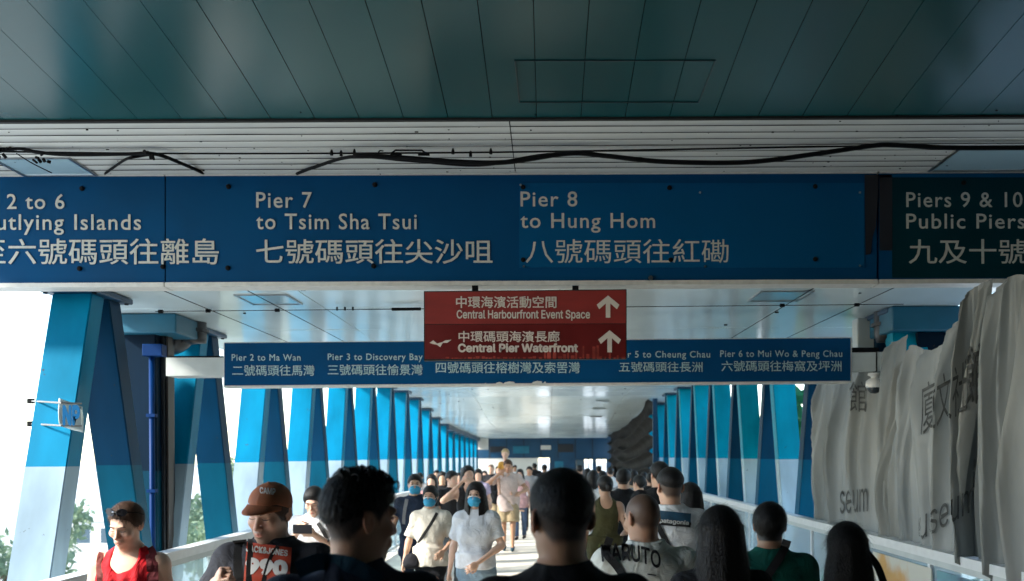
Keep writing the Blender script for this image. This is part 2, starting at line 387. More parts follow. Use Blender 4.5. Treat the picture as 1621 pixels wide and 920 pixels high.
def vframe(X, k, y, side):
    zt = zc(y); b = zf(y)
    far = y > 33
    e = empty('truss_frame', (X, y, b), '%s blue and white V-shaped steel frame from the near end of the %s side' % (ORD[k], side), 'truss frame', 'V frames along the bridge sides')
    zb0 = -.25+b; sp = SP/2
    sgn = 1 if X < 0 else -1
    wx, wy = .31, .21
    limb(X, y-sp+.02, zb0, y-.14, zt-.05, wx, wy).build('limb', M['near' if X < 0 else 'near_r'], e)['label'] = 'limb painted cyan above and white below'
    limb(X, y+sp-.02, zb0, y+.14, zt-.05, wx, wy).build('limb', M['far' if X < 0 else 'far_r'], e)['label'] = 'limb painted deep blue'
    MB().box(X-.22, X+.22, y-.34, y+.34, zt-.05, zt-.004, ch=.008).build('cap_plate', M['farblue'], e)
    q = MB()
    for sy in (-.28, .28):
        for sx in (-.19, .19): q.tube([(X+sx, y+sy, zt-.06), (X+sx, y+sy, zt-.045)], .018, 6)
    q.build('bolt', M['dark'], e)['kind'] = 'stuff'
    return e
for k in range(18): vframe(XL, k, 7.62+SP*k, 'left')
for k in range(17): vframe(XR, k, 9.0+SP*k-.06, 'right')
# edge beams hanging under the ceiling in the far part, chords under the frames
q = MB()
for X in (XL, XR):
    for a, b in zip(np.arange(33, 49, 2.0), np.arange(35, 51, 2.0)):
        q.box(X-.25, X+.25, a, b, zc(b)-.16, zc(a)-.02)
q.build('edge_beam', M['farblue']); tag(bpy.data.objects['edge_beam'], 'dark blue beams under the ceiling edges at the far end of the bridge', 'beam')
q = MB()
for X in (XL, XR): q.box(X-.22, X+.22, 6.3, 50, -.55, -.24)
q.build('bottom_chord', M['col']); bpy.data.objects['bottom_chord']['kind'] = 'structure'

# strapped sign plate on the first left frame
e = empty('strapped_plate', P(110, 655, 7.3), 'crumpled silver blue plate strapped to the nearest left frame', 'sign')
for (ya, yb) in ((635, 638), (671, 674)):
    a = P(49, ya, 7.2); b = P(97, yb, 6.95)
    MB().tube([a, (a+b)/2+Vector((0, -.03, 0)), b, b+Vector((.1, .1, 0))], .007, 6).build('strap', M['wallc'], e)
    MB().box(a.x-.02, a.x+.02, a.y-.02, a.y+.02, a.z-.02, a.z+.02).build('buckle', M['dark'], e)
c = [P(93, 630, 7.0), P(131, 644, 7.12), P(131, 685, 7.12), P(95, 675, 7.0)]
mb = MB(); nx = 8; vs = []; fs = []
for j in range(nx+1):
    for i in range(nx+1):
        u, v = i/nx, j/nx; pt = (c[0]*(1-u)+c[1]*u)*(1-v)+(c[3]*(1-u)+c[2]*u)*v; pt = pt+Vector((0, -.012*math.sin(u*9+v*3), 0)); vs.append(pt)
for j in range(nx):
    for i in range(nx): a = j*(nx+1)+i; fs.append((a, a+nx+1, a+nx+2, a+1))
mb.poly(vs, fs); o = mb.build('plate', mat('crumpled_foil_print', (.55, .65, .68), .25, .3, .3, 9), e, smooth=True)
s2 = o.modifiers.new('s', 'SOLIDIFY'); s2.thickness = .006
sign_text('NP', 99, 127, 641, 674, 6.90, M['blue2'], e, .05, off=0)

# ============================================================ support columns by the signs
e = empty('support_column', (-3.84, 9.0, -9), 'broad dark blue steel column with a box head and pipes, left of the smaller sign', 'column', 'blue support columns beside the smaller sign')
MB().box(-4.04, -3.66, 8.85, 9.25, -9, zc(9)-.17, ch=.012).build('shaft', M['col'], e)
MB().box(-3.655, -3.625, 8.95, 9.2, -1, zc(9)-.17, ch=.004).build('flange', M['pipe'], e)
MB().box(-3.620, -3.60, 8.98, 9.10, -1, zc(9)-.17, ch=.004).build('flange', mat('bronze_edge', (.028, .022, .02), .5), e)
a, b = P(185, 529, 8.8), P(284, 501, 8.8)
MB().box(a.x, b.x, 8.72, 9.5, a.z, zc(9)-.006, ch=.01).build('box_head', M['cap'], e)
q = P(240, 560, 8.8); MB().tube([(q.x, 8.80, q.z), (q.x, 8.80, -1)], .026, 10).build('pipe', M['pipeb'], e, smooth=True)
a, b = P(227, 564, 8.75), P(258, 545, 8.75); MB().box(a.x, b.x, 8.72, 8.84, a.z, b.z, ch=.005).build('junction_box', M['pipeb'], e)
q = MB(); 
for z in (.6, 1.5, 2.2): x = P(240, 560, 8.8).x; q.box(x-.04, x+.04, 8.765, 8.835, z, z+.03)
q.build('pipe_clip', M['pipeb'], e)
e = empty('downpipe', (P(195, 600, 9.2).x, 9.3, -9), 'thin pale ribbed downpipe left of the broad column', 'pipe')
x = P(205, 600, 9.3).x
MB().tube([(x, 9.3, -9), (x, 9.3, P(205, 605, 9.3).z)], .055, 12).build('pipe', mat('pale_teal_pipe', (.30, .50, .58), .4), e, smooth=True)
q = MB()
for k in range(7): z = P(205, 612+k*6, 9.3).z; q.tube([(x, 9.3, z), (x, 9.3, z+.012)], .068, 12)
q.tube([(x, 9.3, P(205, 604, 9.3).z-.02), (x, 9.3, P(205, 604, 9.3).z+.05)], .075, 12)
q.build('collar', M['cap'], e)
x = P(188, 600, 9.2).x
o = MB().box(x-.05, x+.05, 9.2, 9.35, -9, zc(9)-.2, ch=.006).build('mast', M['cap']); tag(o, 'narrow teal steel post close left of the broad column', 'post')
# black duct elbows
def elbow(x0, x1, z0, z1, y, label):
    e = empty('duct_elbow', (x0, y, z0), label, 'pipe', 'black pipe elbows under the ceiling')
    pts = bez([(x1, y, z1+.15), (x1, y, z1-.1), (x1-.04*(1 if x1 > x0 else -1), y, z0+.15), (x1-.16*(1 if x1 > x0 else -1), y, z0+.03), (x0, y, z0)], 8)
    MB().tube(pts, .13, 18).build('pipe', M['pipe'], e, smooth=True)
    MB().tube([(x1, y, z1-.03), (x1, y, z1)], .16, 18).build('collar', M['pipe'], e)
a, b = P(262, 548, 9.35), P(305, 522, 9.35); elbow(a.x, b.x, a.z+.03, b.z, 9.35, 'black pipe elbow beside the box head of the left column')
a, b = P(1440, 548, 8.9), P(1398, 512, 8.9); elbow(a.x+.2, b.x+.05, a.z, b.z, 8.9, 'black pipe elbow under the ceiling beside the right tarpaulin')
e = empty('support_column', (3.5, 9.0, -9), 'blue steel column head half wrapped by the grey tarpaulin, right of the smaller sign', 'column', 'blue support columns beside the smaller sign')
a, b = P(1406, 526, 8.6), P(1545, 494, 8.6)
MB().box(a.x, b.x, 8.5, 9.1, a.z, zc(9)-.006, ch=.01).build('box_head', M['cap'], e)
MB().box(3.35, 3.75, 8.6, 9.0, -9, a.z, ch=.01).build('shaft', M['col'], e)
x = P(1378, 560, 9.15).x
o = MB().box(x-.13, x+.07, 9.14, 9.3, P(1378, 562, 9.15).z, zc(9)-.02, ch=.01).build('white_post', M['arm']); tag(o, 'white box post standing behind the right end of the smaller sign', 'post')

# ============================================================ the wide blue pier sign
D = 7.0
zb, zt_ = P(868, 447, D).z, P(868, 273, D).z
sg = empty('pier_sign', (0, D+.1, P(868, 452, D).z), 'wide blue hanging sign listing Piers 2 to 10 in English and Chinese', 'sign')
segs = [(-420, 260.5), (262.5, 1388), (1391.5, 2050)]
for i, (xa, xb) in enumerate(segs):
    a0, a1 = P(xa, 448, D), P(xb, 448, D); t0, t1 = P(xa, 275, D), P(xb, 275, D)
    def face(ytop, ybot, y0, y1, m, nm, xa=xa, xb=xb):
        v = [P(xa, ybot(xa), D), P(xb, ybot(xb), D), P(xb, ytop(xb), D), P(xa, ytop(xa), D)]
        vs = [(p.x, y0, p.z) for p in v]+[(p.x, y1, p.z) for p in v]
        return MB().poly(vs, [(0, 1, 2, 3), (7, 6, 5, 4), (0, 4, 5, 1), (1, 5, 6, 2), (2, 6, 7, 3), (3, 7, 4, 0)]).build(nm, m, sg)
    top = lambda x: 280-(x/1621.)*6; bot = lambda x: 449-(x/1621.)*7
    face(top, bot, D, D+.12, M['blue'], 'face_panel')
    face(lambda x: top(x)-7, top, D-.02, D+.16, M['frame'], 'frame_rail')
    face(bot, lambda x: bot(x)+7, D-.02, D+.16, M['frame'], 'frame_rail')
def patch(x0, y0, x1, y1, m, nm, off, thick=.004, par=sg, dd=D, corners=None):
    c = corners or [(x0, y1), (x1, y1), (x1, y0), (x0, y0)]
    v = [P(a, b, dd) for a, b in c]; n = len(v)
    vs = [(p.x, dd-off-thick, p.z) for p in v]+[(p.x, dd-off, p.z) for p in v]
    fs = [tuple(range(n)), tuple(range(2*n-1, n-1, -1))]+[(i, n+i, n+(i+1) % n, (i+1) % n) for i in range(n)]
    return MB().poly(vs, fs).build(nm, m, par)
patch(822, 290, 1368, 424, M['blue2'], 'overlay_panel', .001)
patch(1412, 281, 2040, 440, M['navy'], 'overlay_panel', .001)
patch(0, 0, 0, 0, M['tape'], 'tape_patch', .006, .001, corners=[(1368, 277), (1390, 277), (1390, 300), (1386, 360), (1381, 375), (1378, 402), (1370, 404), (1369, 350)])
patch(1391.5, 277, 1412, 397, M['tape'], 'tape_patch', .006, .001)
o = patch(1391.5, 276, 1900, 281, M['blue2'], 'edge_strip', .006, .001)
# rivets
for (x, y) in ((129, 298), (361, 295), (593, 292), (828, 296), (1060, 297), (1291, 295), (125, 425), (360, 424), (591, 421), (828, 411), (1062, 411), (1291, 410), (257, 422), (1526, 289)):
    a = P(x, y, D-.012); MB().tube([a+Vector((0, .01, 0)), a, a+Vector((0, -.006, 0))], [.019, .017, .009], 10).build('rivet', M['dark'], sg)
q = MB()
for (x, y) in ((824, 293), (1108, 305), (1361, 305), (1361, 421), (829, 422), (1116, 422), (1030, 440)):
    a = P(x, y, D-.01); q.tube([a, a+Vector((0, -.006, 0))], .008 if x != 1030 else .018, 7)
q.build('screw', M['chrome'], sg)['kind'] = 'stuff'
LT = M['letter']; CAP = .728
def en(t, x0, x1, yt, yb, **k): return sign_text(t, x0, x1, yt, yb, D, LT, sg, k.pop('bold', .009), fitcap=CAP, off=.0066, spacing=1.12, fnt=None, **k)
def zh(t, x0, x1, yt, yb, bold=.006, m=LT, dd=D, par=sg, off=.0066): return sign_text(t, x0, x1, yt, yb, dd, m, par, bold, fnt=None, off=off)
en('Piers 2 to 6', -76, 103, 308, 331); en('to Outlying Islands', -86, 224, 340, 364); zh('二至六號碼頭往離島', -82, 347, 378, 419)
en('Pier 7', 406, 494, 305, 329); en('to Tsim Sha Tsui', 406, 660, 339, 363); zh('七號碼頭往尖沙咀', 406, 780, 379, 418)
en('Pier 8', 824, 914, 304, 327); en('to Hung Hom', 824, 1037, 338, 361); zh('八號碼頭往紅磡', 832, 1153, 379, 417, .0)
en('Piers 9 & 10', 1434, 1618, 305, 328); en('Public Piers', 1434, 1622, 339, 362); zh('九及十號碼頭', 1438, 1720, 379, 418, .006)
# hangers of the sign
for x in (-3.2, -.9, 1.4, 2.6): MB().box(x-.02, x+.02, D+.04, D+.08, zt_-.02, zt_+.08).build('hanger', M['dark'], sg)

# ============================================================ the red sign
D2 = 6.94
rs = empty('red_sign', P(831, 569, D2), 'dark red hanging sign to the Central Harbourfront Event Space and Central Pier Waterfront', 'sign')
def slab(c, dd, th, m, nm, par, ch=.004):
    v = [P(a, b, dd) for a, b in c]
    vs = [(p.x, dd, p.z) for p in v]+[(p.x, dd+th, p.z) for p in v]
    return MB().poly(vs, [(0, 1, 2, 3), (7, 6, 5, 4), (0, 4, 5, 1), (1, 5, 6, 2), (2, 6, 7, 3), (3, 7, 4, 0)]).build(nm, m, par)
slab([(671, 571), (992, 568), (992, 458), (671, 461)], D2+.002, .06, M['gap'], 'case', rs)
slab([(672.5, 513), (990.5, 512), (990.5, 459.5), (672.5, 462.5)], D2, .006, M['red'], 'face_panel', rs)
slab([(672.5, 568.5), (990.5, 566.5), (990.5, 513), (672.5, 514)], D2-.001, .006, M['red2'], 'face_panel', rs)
for x in (752, 911): slab([(x-5, 462), (x+5, 462), (x+5, 452), (x-5, 452)], D2+.02, .02, M['dark'], 'bracket', rs)
CR = M['cream']
sign_text('中環海濱活動空間', 722, 881, 469, 488, D2, CR, rs, .014, fnt=None)
sign_text('Central Harbourfront Event Space', 723, 934, 491.5, 504, D2, CR, rs, .018, fitcap=CAP)
sign_text('中環碼頭海濱長廊', 726, 886, 524, 542, D2, CR, rs, .014, fnt=None)
sign_text('Central Pier Waterfront', 725, 915, 545, 557, D2, CR, rs, .035, fitcap=CAP)
def arrow(cx, yt, yb, w_, par):
    h = yb-yt; s = 7.2
    pts = [(cx, yt), (cx+w_/2, yt+h*.42), (cx+w_/2-4, yt+h*.62), (cx+3.6, yt+h*.36), (cx+3.6, yb), (cx-3.6, yb), (cx-3.6, yt+h*.36), (cx-w_/2+4, yt+h*.62), (cx-w_/2, yt+h*.42)]
    v = [P(a, b, D2) for a, b in pts]
    MB().poly([(p.x, D2-.004, p.z) for p in v], [(0, 1, 2, 3), (0, 3, 6), (3, 4, 5, 6), (0, 6, 7, 8)]).build('arrow', CR, par)
arrow(962.5, 468, 503, 36, rs); arrow(965, 523, 558, 36, rs)
def flat(pts, dd, m, nm, par, off=.004):
    v = [P(a, b, dd) for a, b in pts]; return MB().poly([(p.x, dd-off, p.z) for p in v], [tuple(range(len(v)))]).build(nm, m, par)
o = flat([(680, 543), (686, 539), (692, 544), (700, 542), (705, 539), (715, 538), (708, 543), (701, 543), (697, 550), (692, 546), (686, 545)], D2, CR, 'bird_logo', rs, .005)
q = MB(); x = 700
while x < 989:
    wd = random.uniform(2, 7); h = random.uniform(1, 5)+(0 if x < 860 else random.choice([1, 4, 9, 16]))
    v = [P(a, b, D2) for a, b in ((x, 568), (min(x+wd, 989.5), 568), (min(x+wd, 989.5), 568-h), (x, 568-h))]
    q.poly([(p.x, D2-.003, p.z) for p in v], [(0, 1, 2, 3)]); x += wd+random.uniform(0, 5)
q.build('skyline_print', M['redl'], rs)['kind'] = 'stuff'

# ============================================================ the smaller blue sign
D3 = 8.6
s3 = empty('ferry_sign', P(850, 613, D3), 'long blue sign listing Piers 2 to 6, held between white arms below the ceiling', 'sign')
def barbox(c, y0, th, m, nm, par, bev=.0):
    v = [P(a, b, D3) for a, b in c]
    vs = [(p.x, y0, p.z) for p in v]+[(p.x, y0+th, p.z) for p in v]
    return MB().poly(vs, [(0, 1, 2, 3), (7, 6, 5, 4), (0, 4, 5, 1), (1, 5, 6, 2), (2, 6, 7, 3), (3, 7, 4, 0)]).build(nm, m, par)
barbox([(354, 614), (1348.5, 606), (1348.5, 534), (354, 542)], D3, .14, M['frame'], 'case', s3)
barbox([(355.5, 610.5), (1346, 603), (1346, 535.5), (355.5, 543.5)], D3-.006, .008, M['blue'], 'face_panel', s3)
def t3(t, x0, x1, yt, yb, zh_=False, **k):
    return sign_text(t, x0, x1, yt, yb, D3-.006, M['letter2'], s3, k.get('bold', .006 if zh_ else .010), spacing=1.0 if zh_ else 1.12, fnt=None, fitcap=None if zh_ else CAP)
t3('Pier 2 to Ma Wan', 367, 476, 561, 571); t3('二號碼頭往馬灣', 368, 498, 578, 595, True)
t3('Pier 3 to Discovery Bay', 519, 669, 560, 570); t3('三號碼頭往愉景灣', 519, 669, 577, 594, True)
t3('四號碼頭往榕樹灣及索罟灣', 690, 918, 573, 591, True)
t3('Pier 5 to Cheung Chau', 974, 1124, 556, 566); t3('五號碼頭往長洲', 980, 1112, 573, 589, True)
t3('Pier 6 to Mui Wo & Peng Chau', 1140, 1333, 555, 565); t3('六號碼頭往梅窩及坪洲', 1142, 1332, 571, 588, True)
for (x, w_, h) in ((768, 4, 2), (790, 12, 3), (806, 18, 4), (850, 17, 5), (862, 6, 4)):
    flat([(x-w_/2, 608), (x+w_/2, 608), (x+w_/2-1, 608-h+1), (x+1, 608-h), (x-w_/2+2, 608-h*.6)], D3, M['frame'], 'paint_chip', s3, .008)
barbox([(262, 595), (353.5, 594), (353.5, 566), (262, 566)], D3+.01, .28, M['arm'], 'support_arm', s3)
barbox([(1349, 588), (1432, 587), (1432, 557), (1349, 558)], D3+.01, .1, M['arm'], 'support_arm', s3)
barbox([(1387, 588.5), (1389, 588.5), (1389, 556), (1387, 556)], D3+.005, .1, M['gap'], 'joint', s3)
barbox([(262, 566), (353.5, 566), (353.5, 563), (262, 563)], D3+.03, .08, M['dark'], 'rubber_strip', s3)
barbox([(1350, 556.5), (1392, 556), (1392, 550), (1350, 550)], D3+.01, .08, M['dark'], 'rubber_strip', s3)

# dome camera under the right arm
c = P(1386, 604, D3+.02)
e = empty('security_camera', P(1386, 588, D3+.02), 'white dome security camera hanging under the arm right of the smaller sign', 'security camera')
def lathe(prof, cx, cy, n=24):
    q = MB(); vs = []; fs = []
    for (r, z) in prof: vs += [(cx+r*math.cos(2*math.pi*k/n), cy+r*math.sin(2*math.pi*k/n), z) for k in range(n)]
    for j in range(len(prof)-1):
        for k in range(n): fs.append((j*n+k, j*n+(k+1) % n, (j+1)*n+(k+1) % n, (j+1)*n+k))
    q.poly(vs, fs); return q
z = P(1386, 590, D3+.02).z
lathe([(.001, z), (.055, z), (.06, z-.02), (.035, z-.03), (.03, z-.05), (.05, z-.055), (.075, z-.075), (.078, z-.125), (.07, z-.135), (.001, z-.135)], c.x, D3+.05).build('housing', mat('white_plastic', (.7, .7, .68), .35), e, smooth=True)
lathe([(.064, z-.133)]+[(.064*math.cos(a), z-.135-.055*math.sin(a)) for a in np.linspace(0.05, 1.55, 7)], c.x, D3+.05).build('dome', mat('smoked_dome', (.02, .03, .04), .05), e, smooth=True)

# ============================================================ wires, cables, turnbuckles
wire = M['dark']
cb = lambda pts, d: bez([P(q[0], q[1], q[2] if len(q) > 2 else d) for q in pts], 10)
def cable(name, pts, d, r, label, cat='cable', grp='cables strung in front of the white strip ceiling', taper=None):
    c = cb(pts, d); o = MB().tube(c, r, 6).build(name, wire, None, smooth=True); return tag(o, label, cat, grp)
DW = 6.35
cable('tension_wire', [(-160, 236), (0, 240), (255, 243), (520, 243), (800, 241), (1100, 236), (1621, 226), (1800, 222)], DW+.05, .006, 'thin straight wire stretched across the strip ceiling')
cable('black_cable', [(-150, 236), (0, 237), (30, 235), (60, 241), (110, 245), (200, 244), (246, 244), (290, 260, 6.6), (322, 274, 6.95)], DW, .012, 'thick black cable sagging behind the left end of the pier sign')
cable('black_cable', [(166, 275, 6.95), (180, 265, 6.7), (200, 252), (222, 247), (244, 244)], DW+.02, .010, 'short black cable rising from behind the sign to the left clamp')
cable('black_cable', [(470, 275, 6.95), (500, 264, 6.7), (560, 248), (650, 254), (760, 261), (860, 246), (930, 243)], DW, .012, 'black cable looping low across the middle of the strip ceiling')
cable('black_cable', [(560, 246), (640, 250), (720, 256), (800, 257), (900, 243), (960, 247), (1050, 256), (1180, 257), (1290, 244), (1380, 231), (1420, 230), (1500, 234), (1621, 234), (1800, 233)], DW-.03, .016, 'thickest black cable waving across the right half of the strip ceiling')
cable('black_cable', [(26, 243), (50, 258), (82, 274)], DW-.01, .004, 'thin loose cable end hanging from the far left cable knot')
e = empty('turnbuckle', P(650, 242, DW), 'black steel turnbuckle in the wire above Pier 7', 'turnbuckle')
MB().tube([P(618, 244, DW), P(626, 238, DW), P(668, 238, DW), P(676, 244, DW)], .006, 6).build('frame', wire, e)
MB().tube([P(618, 244, DW), P(636, 244, DW)], .010, 6).build('thread_end', wire, e); MB().tube([P(662, 244, DW), P(680, 244, DW)], .012, 6).build('thread_end', wire, e)
MB().tube(cb([(598, 244), (601, 239), (607, 239)], DW), .005, 6).build('hook', wire, e)
for i, (x, y, lab) in enumerate(((525, 242, 'left end'), (540, 243, 'second'), (561, 241, 'third'), (717, 240, 'fourth'), (745, 244, 'fifth'), (777, 240, 'right end'))):
    a = P(x, y+4, DW+.05); b = P(x, y-5, DW+.05)
    o = MB().tube([a, a*.4+b*.6, b], [.011, .010, .005], 8).build('wire_clamp', wire); tag(o, 'small black clamp on the wire above Pier 7, %s of the row' % lab, 'clamp', 'clamps on the tension wire')
for (x, y, s, lab) in ((5, 240, 1.5, 'tangled black cable knot at the far left edge of the wire'), (68, 250, 1.0, 'black clip hanging from the left cable'), (237, 243, 1.0, 'black clamp where the left cables meet')):
    a = P(x, y, DW-.02); q = MB()
    for k in range(int(6*s)):
        b = a+Vector((random.uniform(-.07, .07)*s, 0, random.uniform(-.03, .03)*s)); q.tube([b, b+Vector((random.uniform(-.04, .04), random.uniform(-.02, .02), random.uniform(-.03, .01)))], random.uniform(.006, .012), 6)
    tag(q.build('cable_clip', wire), lab, 'clip')
# wires under the bridge ceiling
def wline(pts, label, r=.0035, nodes=()):
    e = empty('ceiling_wire', pts[0], label, 'wire', 'thin wires under the bridge ceiling')
    MB().tube(pts, r, 5).build('strand', wire, e)
    for n in nodes: MB().tube([n+Vector((-.02, 0, 0)), n+Vector((.02, 0, 0))], .016, 8).build('knot', wire, e)
zc_ = lambda y: zc(y)-.03
wline([Vector((-3.5, 8.45, zc_(8.45))), Vector((3.1, 8.25, zc_(8.3)))], 'wire crossing the bridge ceiling from side to side between the signs', nodes=[Vector((-3.02, 8.43, zc_(8.4))), Vector((-2.4, 8.41, zc_(8.4))), Vector((2.05, 8.28, zc_(8.3))), Vector((2.7, 8.27, zc_(8.3))), Vector((-3.45, 8.45, zc_(8.4)))])
for x, l in ((-2.98, 'outer left'), (-2.33, 'inner left'), (2.07, 'inner right'), (2.70, 'outer right')):
    wline([Vector((x-.02*(1 if x < 0 else -1), 7.2, zc_(7.2))), Vector((x*.985, 12, zc_(12)))], '%s wire running along the bridge ceiling' % l)
e = empty('turnbuckle', (-1.2, 8.38, zc_(8.38)), 'small black turnbuckle on the ceiling wire left of the red sign', 'turnbuckle')
MB().tube([(-1.38, 8.39, zc_(8.3)), (-1.12, 8.38, zc_(8.3))], .014, 6).build('frame', wire, e)
for k, x in enumerate((-1.86, -1.79, -1.72, -.93, -.86, -.79)):
    o = MB().tube([(x, 8.37, zc_(8.3)-.012), (x, 8.37, zc_(8.3)+.02)], .009, 6).build('wire_clamp', wire)
    tag(o, 'tiny black clamp on the ceiling wire left of the red sign, %s from the left' % ORD[k], 'clamp', 'clamps on the ceiling wire left of the red sign')

# ============================================================ rails
def rail(X, side, lab, y0, y1, posters=False):
    e = empty('handrail', (X, y0, 0), lab, 'railing')
    n = int((y1-y0)/1.6)
    s = -1 if X < 0 else 1
    def seg(a, b, x0, x1, z0, z1, m, nm):
        vs = [(x, y, z+zf(y)) for y in (a, b) for (x, z) in ((x0, z0), (x1, z0), (x1, z1), (x0, z1))]
        return MB().poly(vs, [(3, 2, 1, 0), (4, 5, 6, 7), (0, 1, 5, 4), (1, 2, 6, 5), (2, 3, 7, 6), (3, 0, 4, 7)]).build(nm, m, e)
    brk = [y0, 19, y1] if y0 < 19 < y1 else [y0, y1]
    for a, b in zip(brk[:-1], brk[1:]):
        seg(a, b, X-.06, X+.06, 1.03, 1.10, M['rail'], 'top_rail'); seg(a, b, X-.035, X+.035, .98, 1.03, M['arm'], 'sub_rail'); seg(a, b, X-.03, X+.03, .08, .13, M['rail'], 'bottom_rail')
    for i in range(n+1):
        y = y0+(y1-y0)*i/n
        MB().box(X-.03, X+.03, y-.025, y+.025, zf(y), zf(y)+.985).build('post', M['rail'], e)
        if i < n:
            yb = y0+(y1-y0)*(i+1)/n
            seg(y+.03, yb-.03, X-.006, X+.006, .14, .97, M['glass'], 'pane')
    return e
rail(RL, 'left', 'white handrail with glass panes along the left side of the bridge', 3.2, 49.6)
rr = rail(RR, 'right', 'white handrail with glass panes along the right side of the bridge', 4.0, 49.6)
PCOL = [((.30, .42, .45), (.62, .30, .16)), ((.04, .06, .16), (.45, .06, .07)), ((.05, .10, .16), (.12, .30, .36)), ((.55, .30, .08), (.6, .58, .5)), ((.1, .16, .3), (.5, .2, .2))]
for i, (ya, yb) in enumerate(((4.05, 4.9), (4.95, 6.0), (6.08, 7.1), (7.2, 8.5), (8.6, 9.8))):
    m = mat('poster_print_%d' % i, PCOL[i][1], .3, 0, 0, 1.6, ncol=PCOL[i][0]); r_ = [n for n in m.node_tree.nodes if n.type == 'VALTORGB'][0].color_ramp
    r_.elements[0].position = .42; r_.elements[1].position = .55
    o = MB().box(RR-.035, RR-.025, ya, yb, .2, .95).build('poster', m); tag(o, ['pale blue and peach poster inside the right railing', 'navy and red poster inside the right railing near the frame edge', 'dark teal poster inside the right railing', 'orange and cream poster inside the right railing', 'blue and pink poster inside the right railing'][i], 'poster', 'posters along the right railing')

# ============================================================ grey tarpaulins over the right truss
tarp_m = mat('grey_tarpaulin', (.31, .31, .285), .55, 0, 0, 2.2, .5, 6, trans=.15, ncol=(.13, .145, .14), stretch=(1, 1.6, .35))
def tarp(pts_top, pts_bot, label, folds, amp, seed, nu=150, nv=70, grp='grey tarpaulins hung on the right truss', xoff=0):
    "sheet between two polylines with hanging folds; points are world positions"
    r = random.Random(seed)
    T = [Vector(p) for p in pts_top]; B = [Vector(p) for p in pts_bot]
    def along(L, u):
        s = u*(len(L)-1); i = min(int(s), len(L)-2); f = s-i; f = f*f*(3-2*f) if len(L) > 2 else f; return L[i]*(1-(s-i))+L[i+1]*(s-i)
    ph = [r.uniform(0, 6.28) for _ in range(8)]; vs = []; fs = []
    fk = [(folds*r.uniform(.35, .5), 1.0), (folds*.8, .5), (folds*1.7, .28), (folds*2.9, .10)]
    for j in range(nv+1):
        v = j/nv
        for i in range(nu+1):
            u = i/nu; p = along(T, u)*(1-v)+along(B, u)*v
            h = 0
            for n_, (fq, am) in enumerate(fk):
                sx = math.sin(u*fq*6.28+ph[n_]+(.45*math.sin(v*2.3+ph[n_+1])+(v-.5)*(1.6*(n_ % 2)-.8)+.12*math.sin(v*6+u*5))); h += am*(1-abs(sx))**1.7*1.4 if n_ != 1 else am*.6*sx
            env = .45+.75*math.sin(min(1, v*1.1)*2.6)
            d = amp*h*env+.02*amp/.1*math.sin(v*5+u*7+ph[5])
            tie = 1.0 if 0.02 < v < .98 else .6
            vs.append(p+Vector((-d*tie, .25*d*math.sin(u*23+ph[2]), .02*math.sin(u*folds*6.28+ph[3])*(v-.5))))
    for j in range(nv):
        for i in range(nu): a = j*(nu+1)+i; fs.append((a, a+1, a+nu+2, a+nu+1))
    q = MB(); q.poly(vs, fs); o = q.build('tarpaulin', tarp_m, None, smooth=True); tag(o, label, 'tarpaulin', grp); return o
XT = 3.12
def TP(px, py, X=XT):
    "photo point on the upright plane x = X"
    a = P(px, py, 1.0); d = X/a.x; return a.lerp(a, 0) if False else Vector((X, d, CAMZ+(a.z-CAMZ)*d))
tA = tarp([TP(1301, 600), TP(1325, 560), TP(1352, 548), TP(1395, 556), TP(1440, 530)], [TP(1288, 812), TP(1320, 832), TP(1350, 838), TP(1385, 850), TP(1440, 866)], 'grey tarpaulin sheet farthest along the right side, behind the dome camera', 5, .11, 3)
tB = tarp([TP(1428, 575, 3.06), TP(1446, 548, 3.03), TP(1480, 556, 3.0), TP(1530, 505, 3.0), TP(1538, 458, 3.02), TP(1572, 440, 3.1)], [TP(1408, 852, 3.06), TP(1430, 872, 3.03), TP(1470, 880, 3.02), TP(1500, 893, 3.0), TP(1545, 905, 3.0), TP(1562, 912, 3.1)], 'creased grey tarpaulin with black writing in the middle of the right side', 6, .10, 11, nu=190)
tC = tarp([TP(1563, 492, 2.96), TP(1600, 440, 2.95), TP(1640, 430, 3.0), TP(1760, 410, 3.0)], [TP(1556, 915, 2.98), TP(1590, 925, 2.98), TP(1640, 940, 3.0), TP(1760, 975, 3.0)], 'smooth pale grey tarpaulin nearest the camera at the right edge', 3, .10, 21)
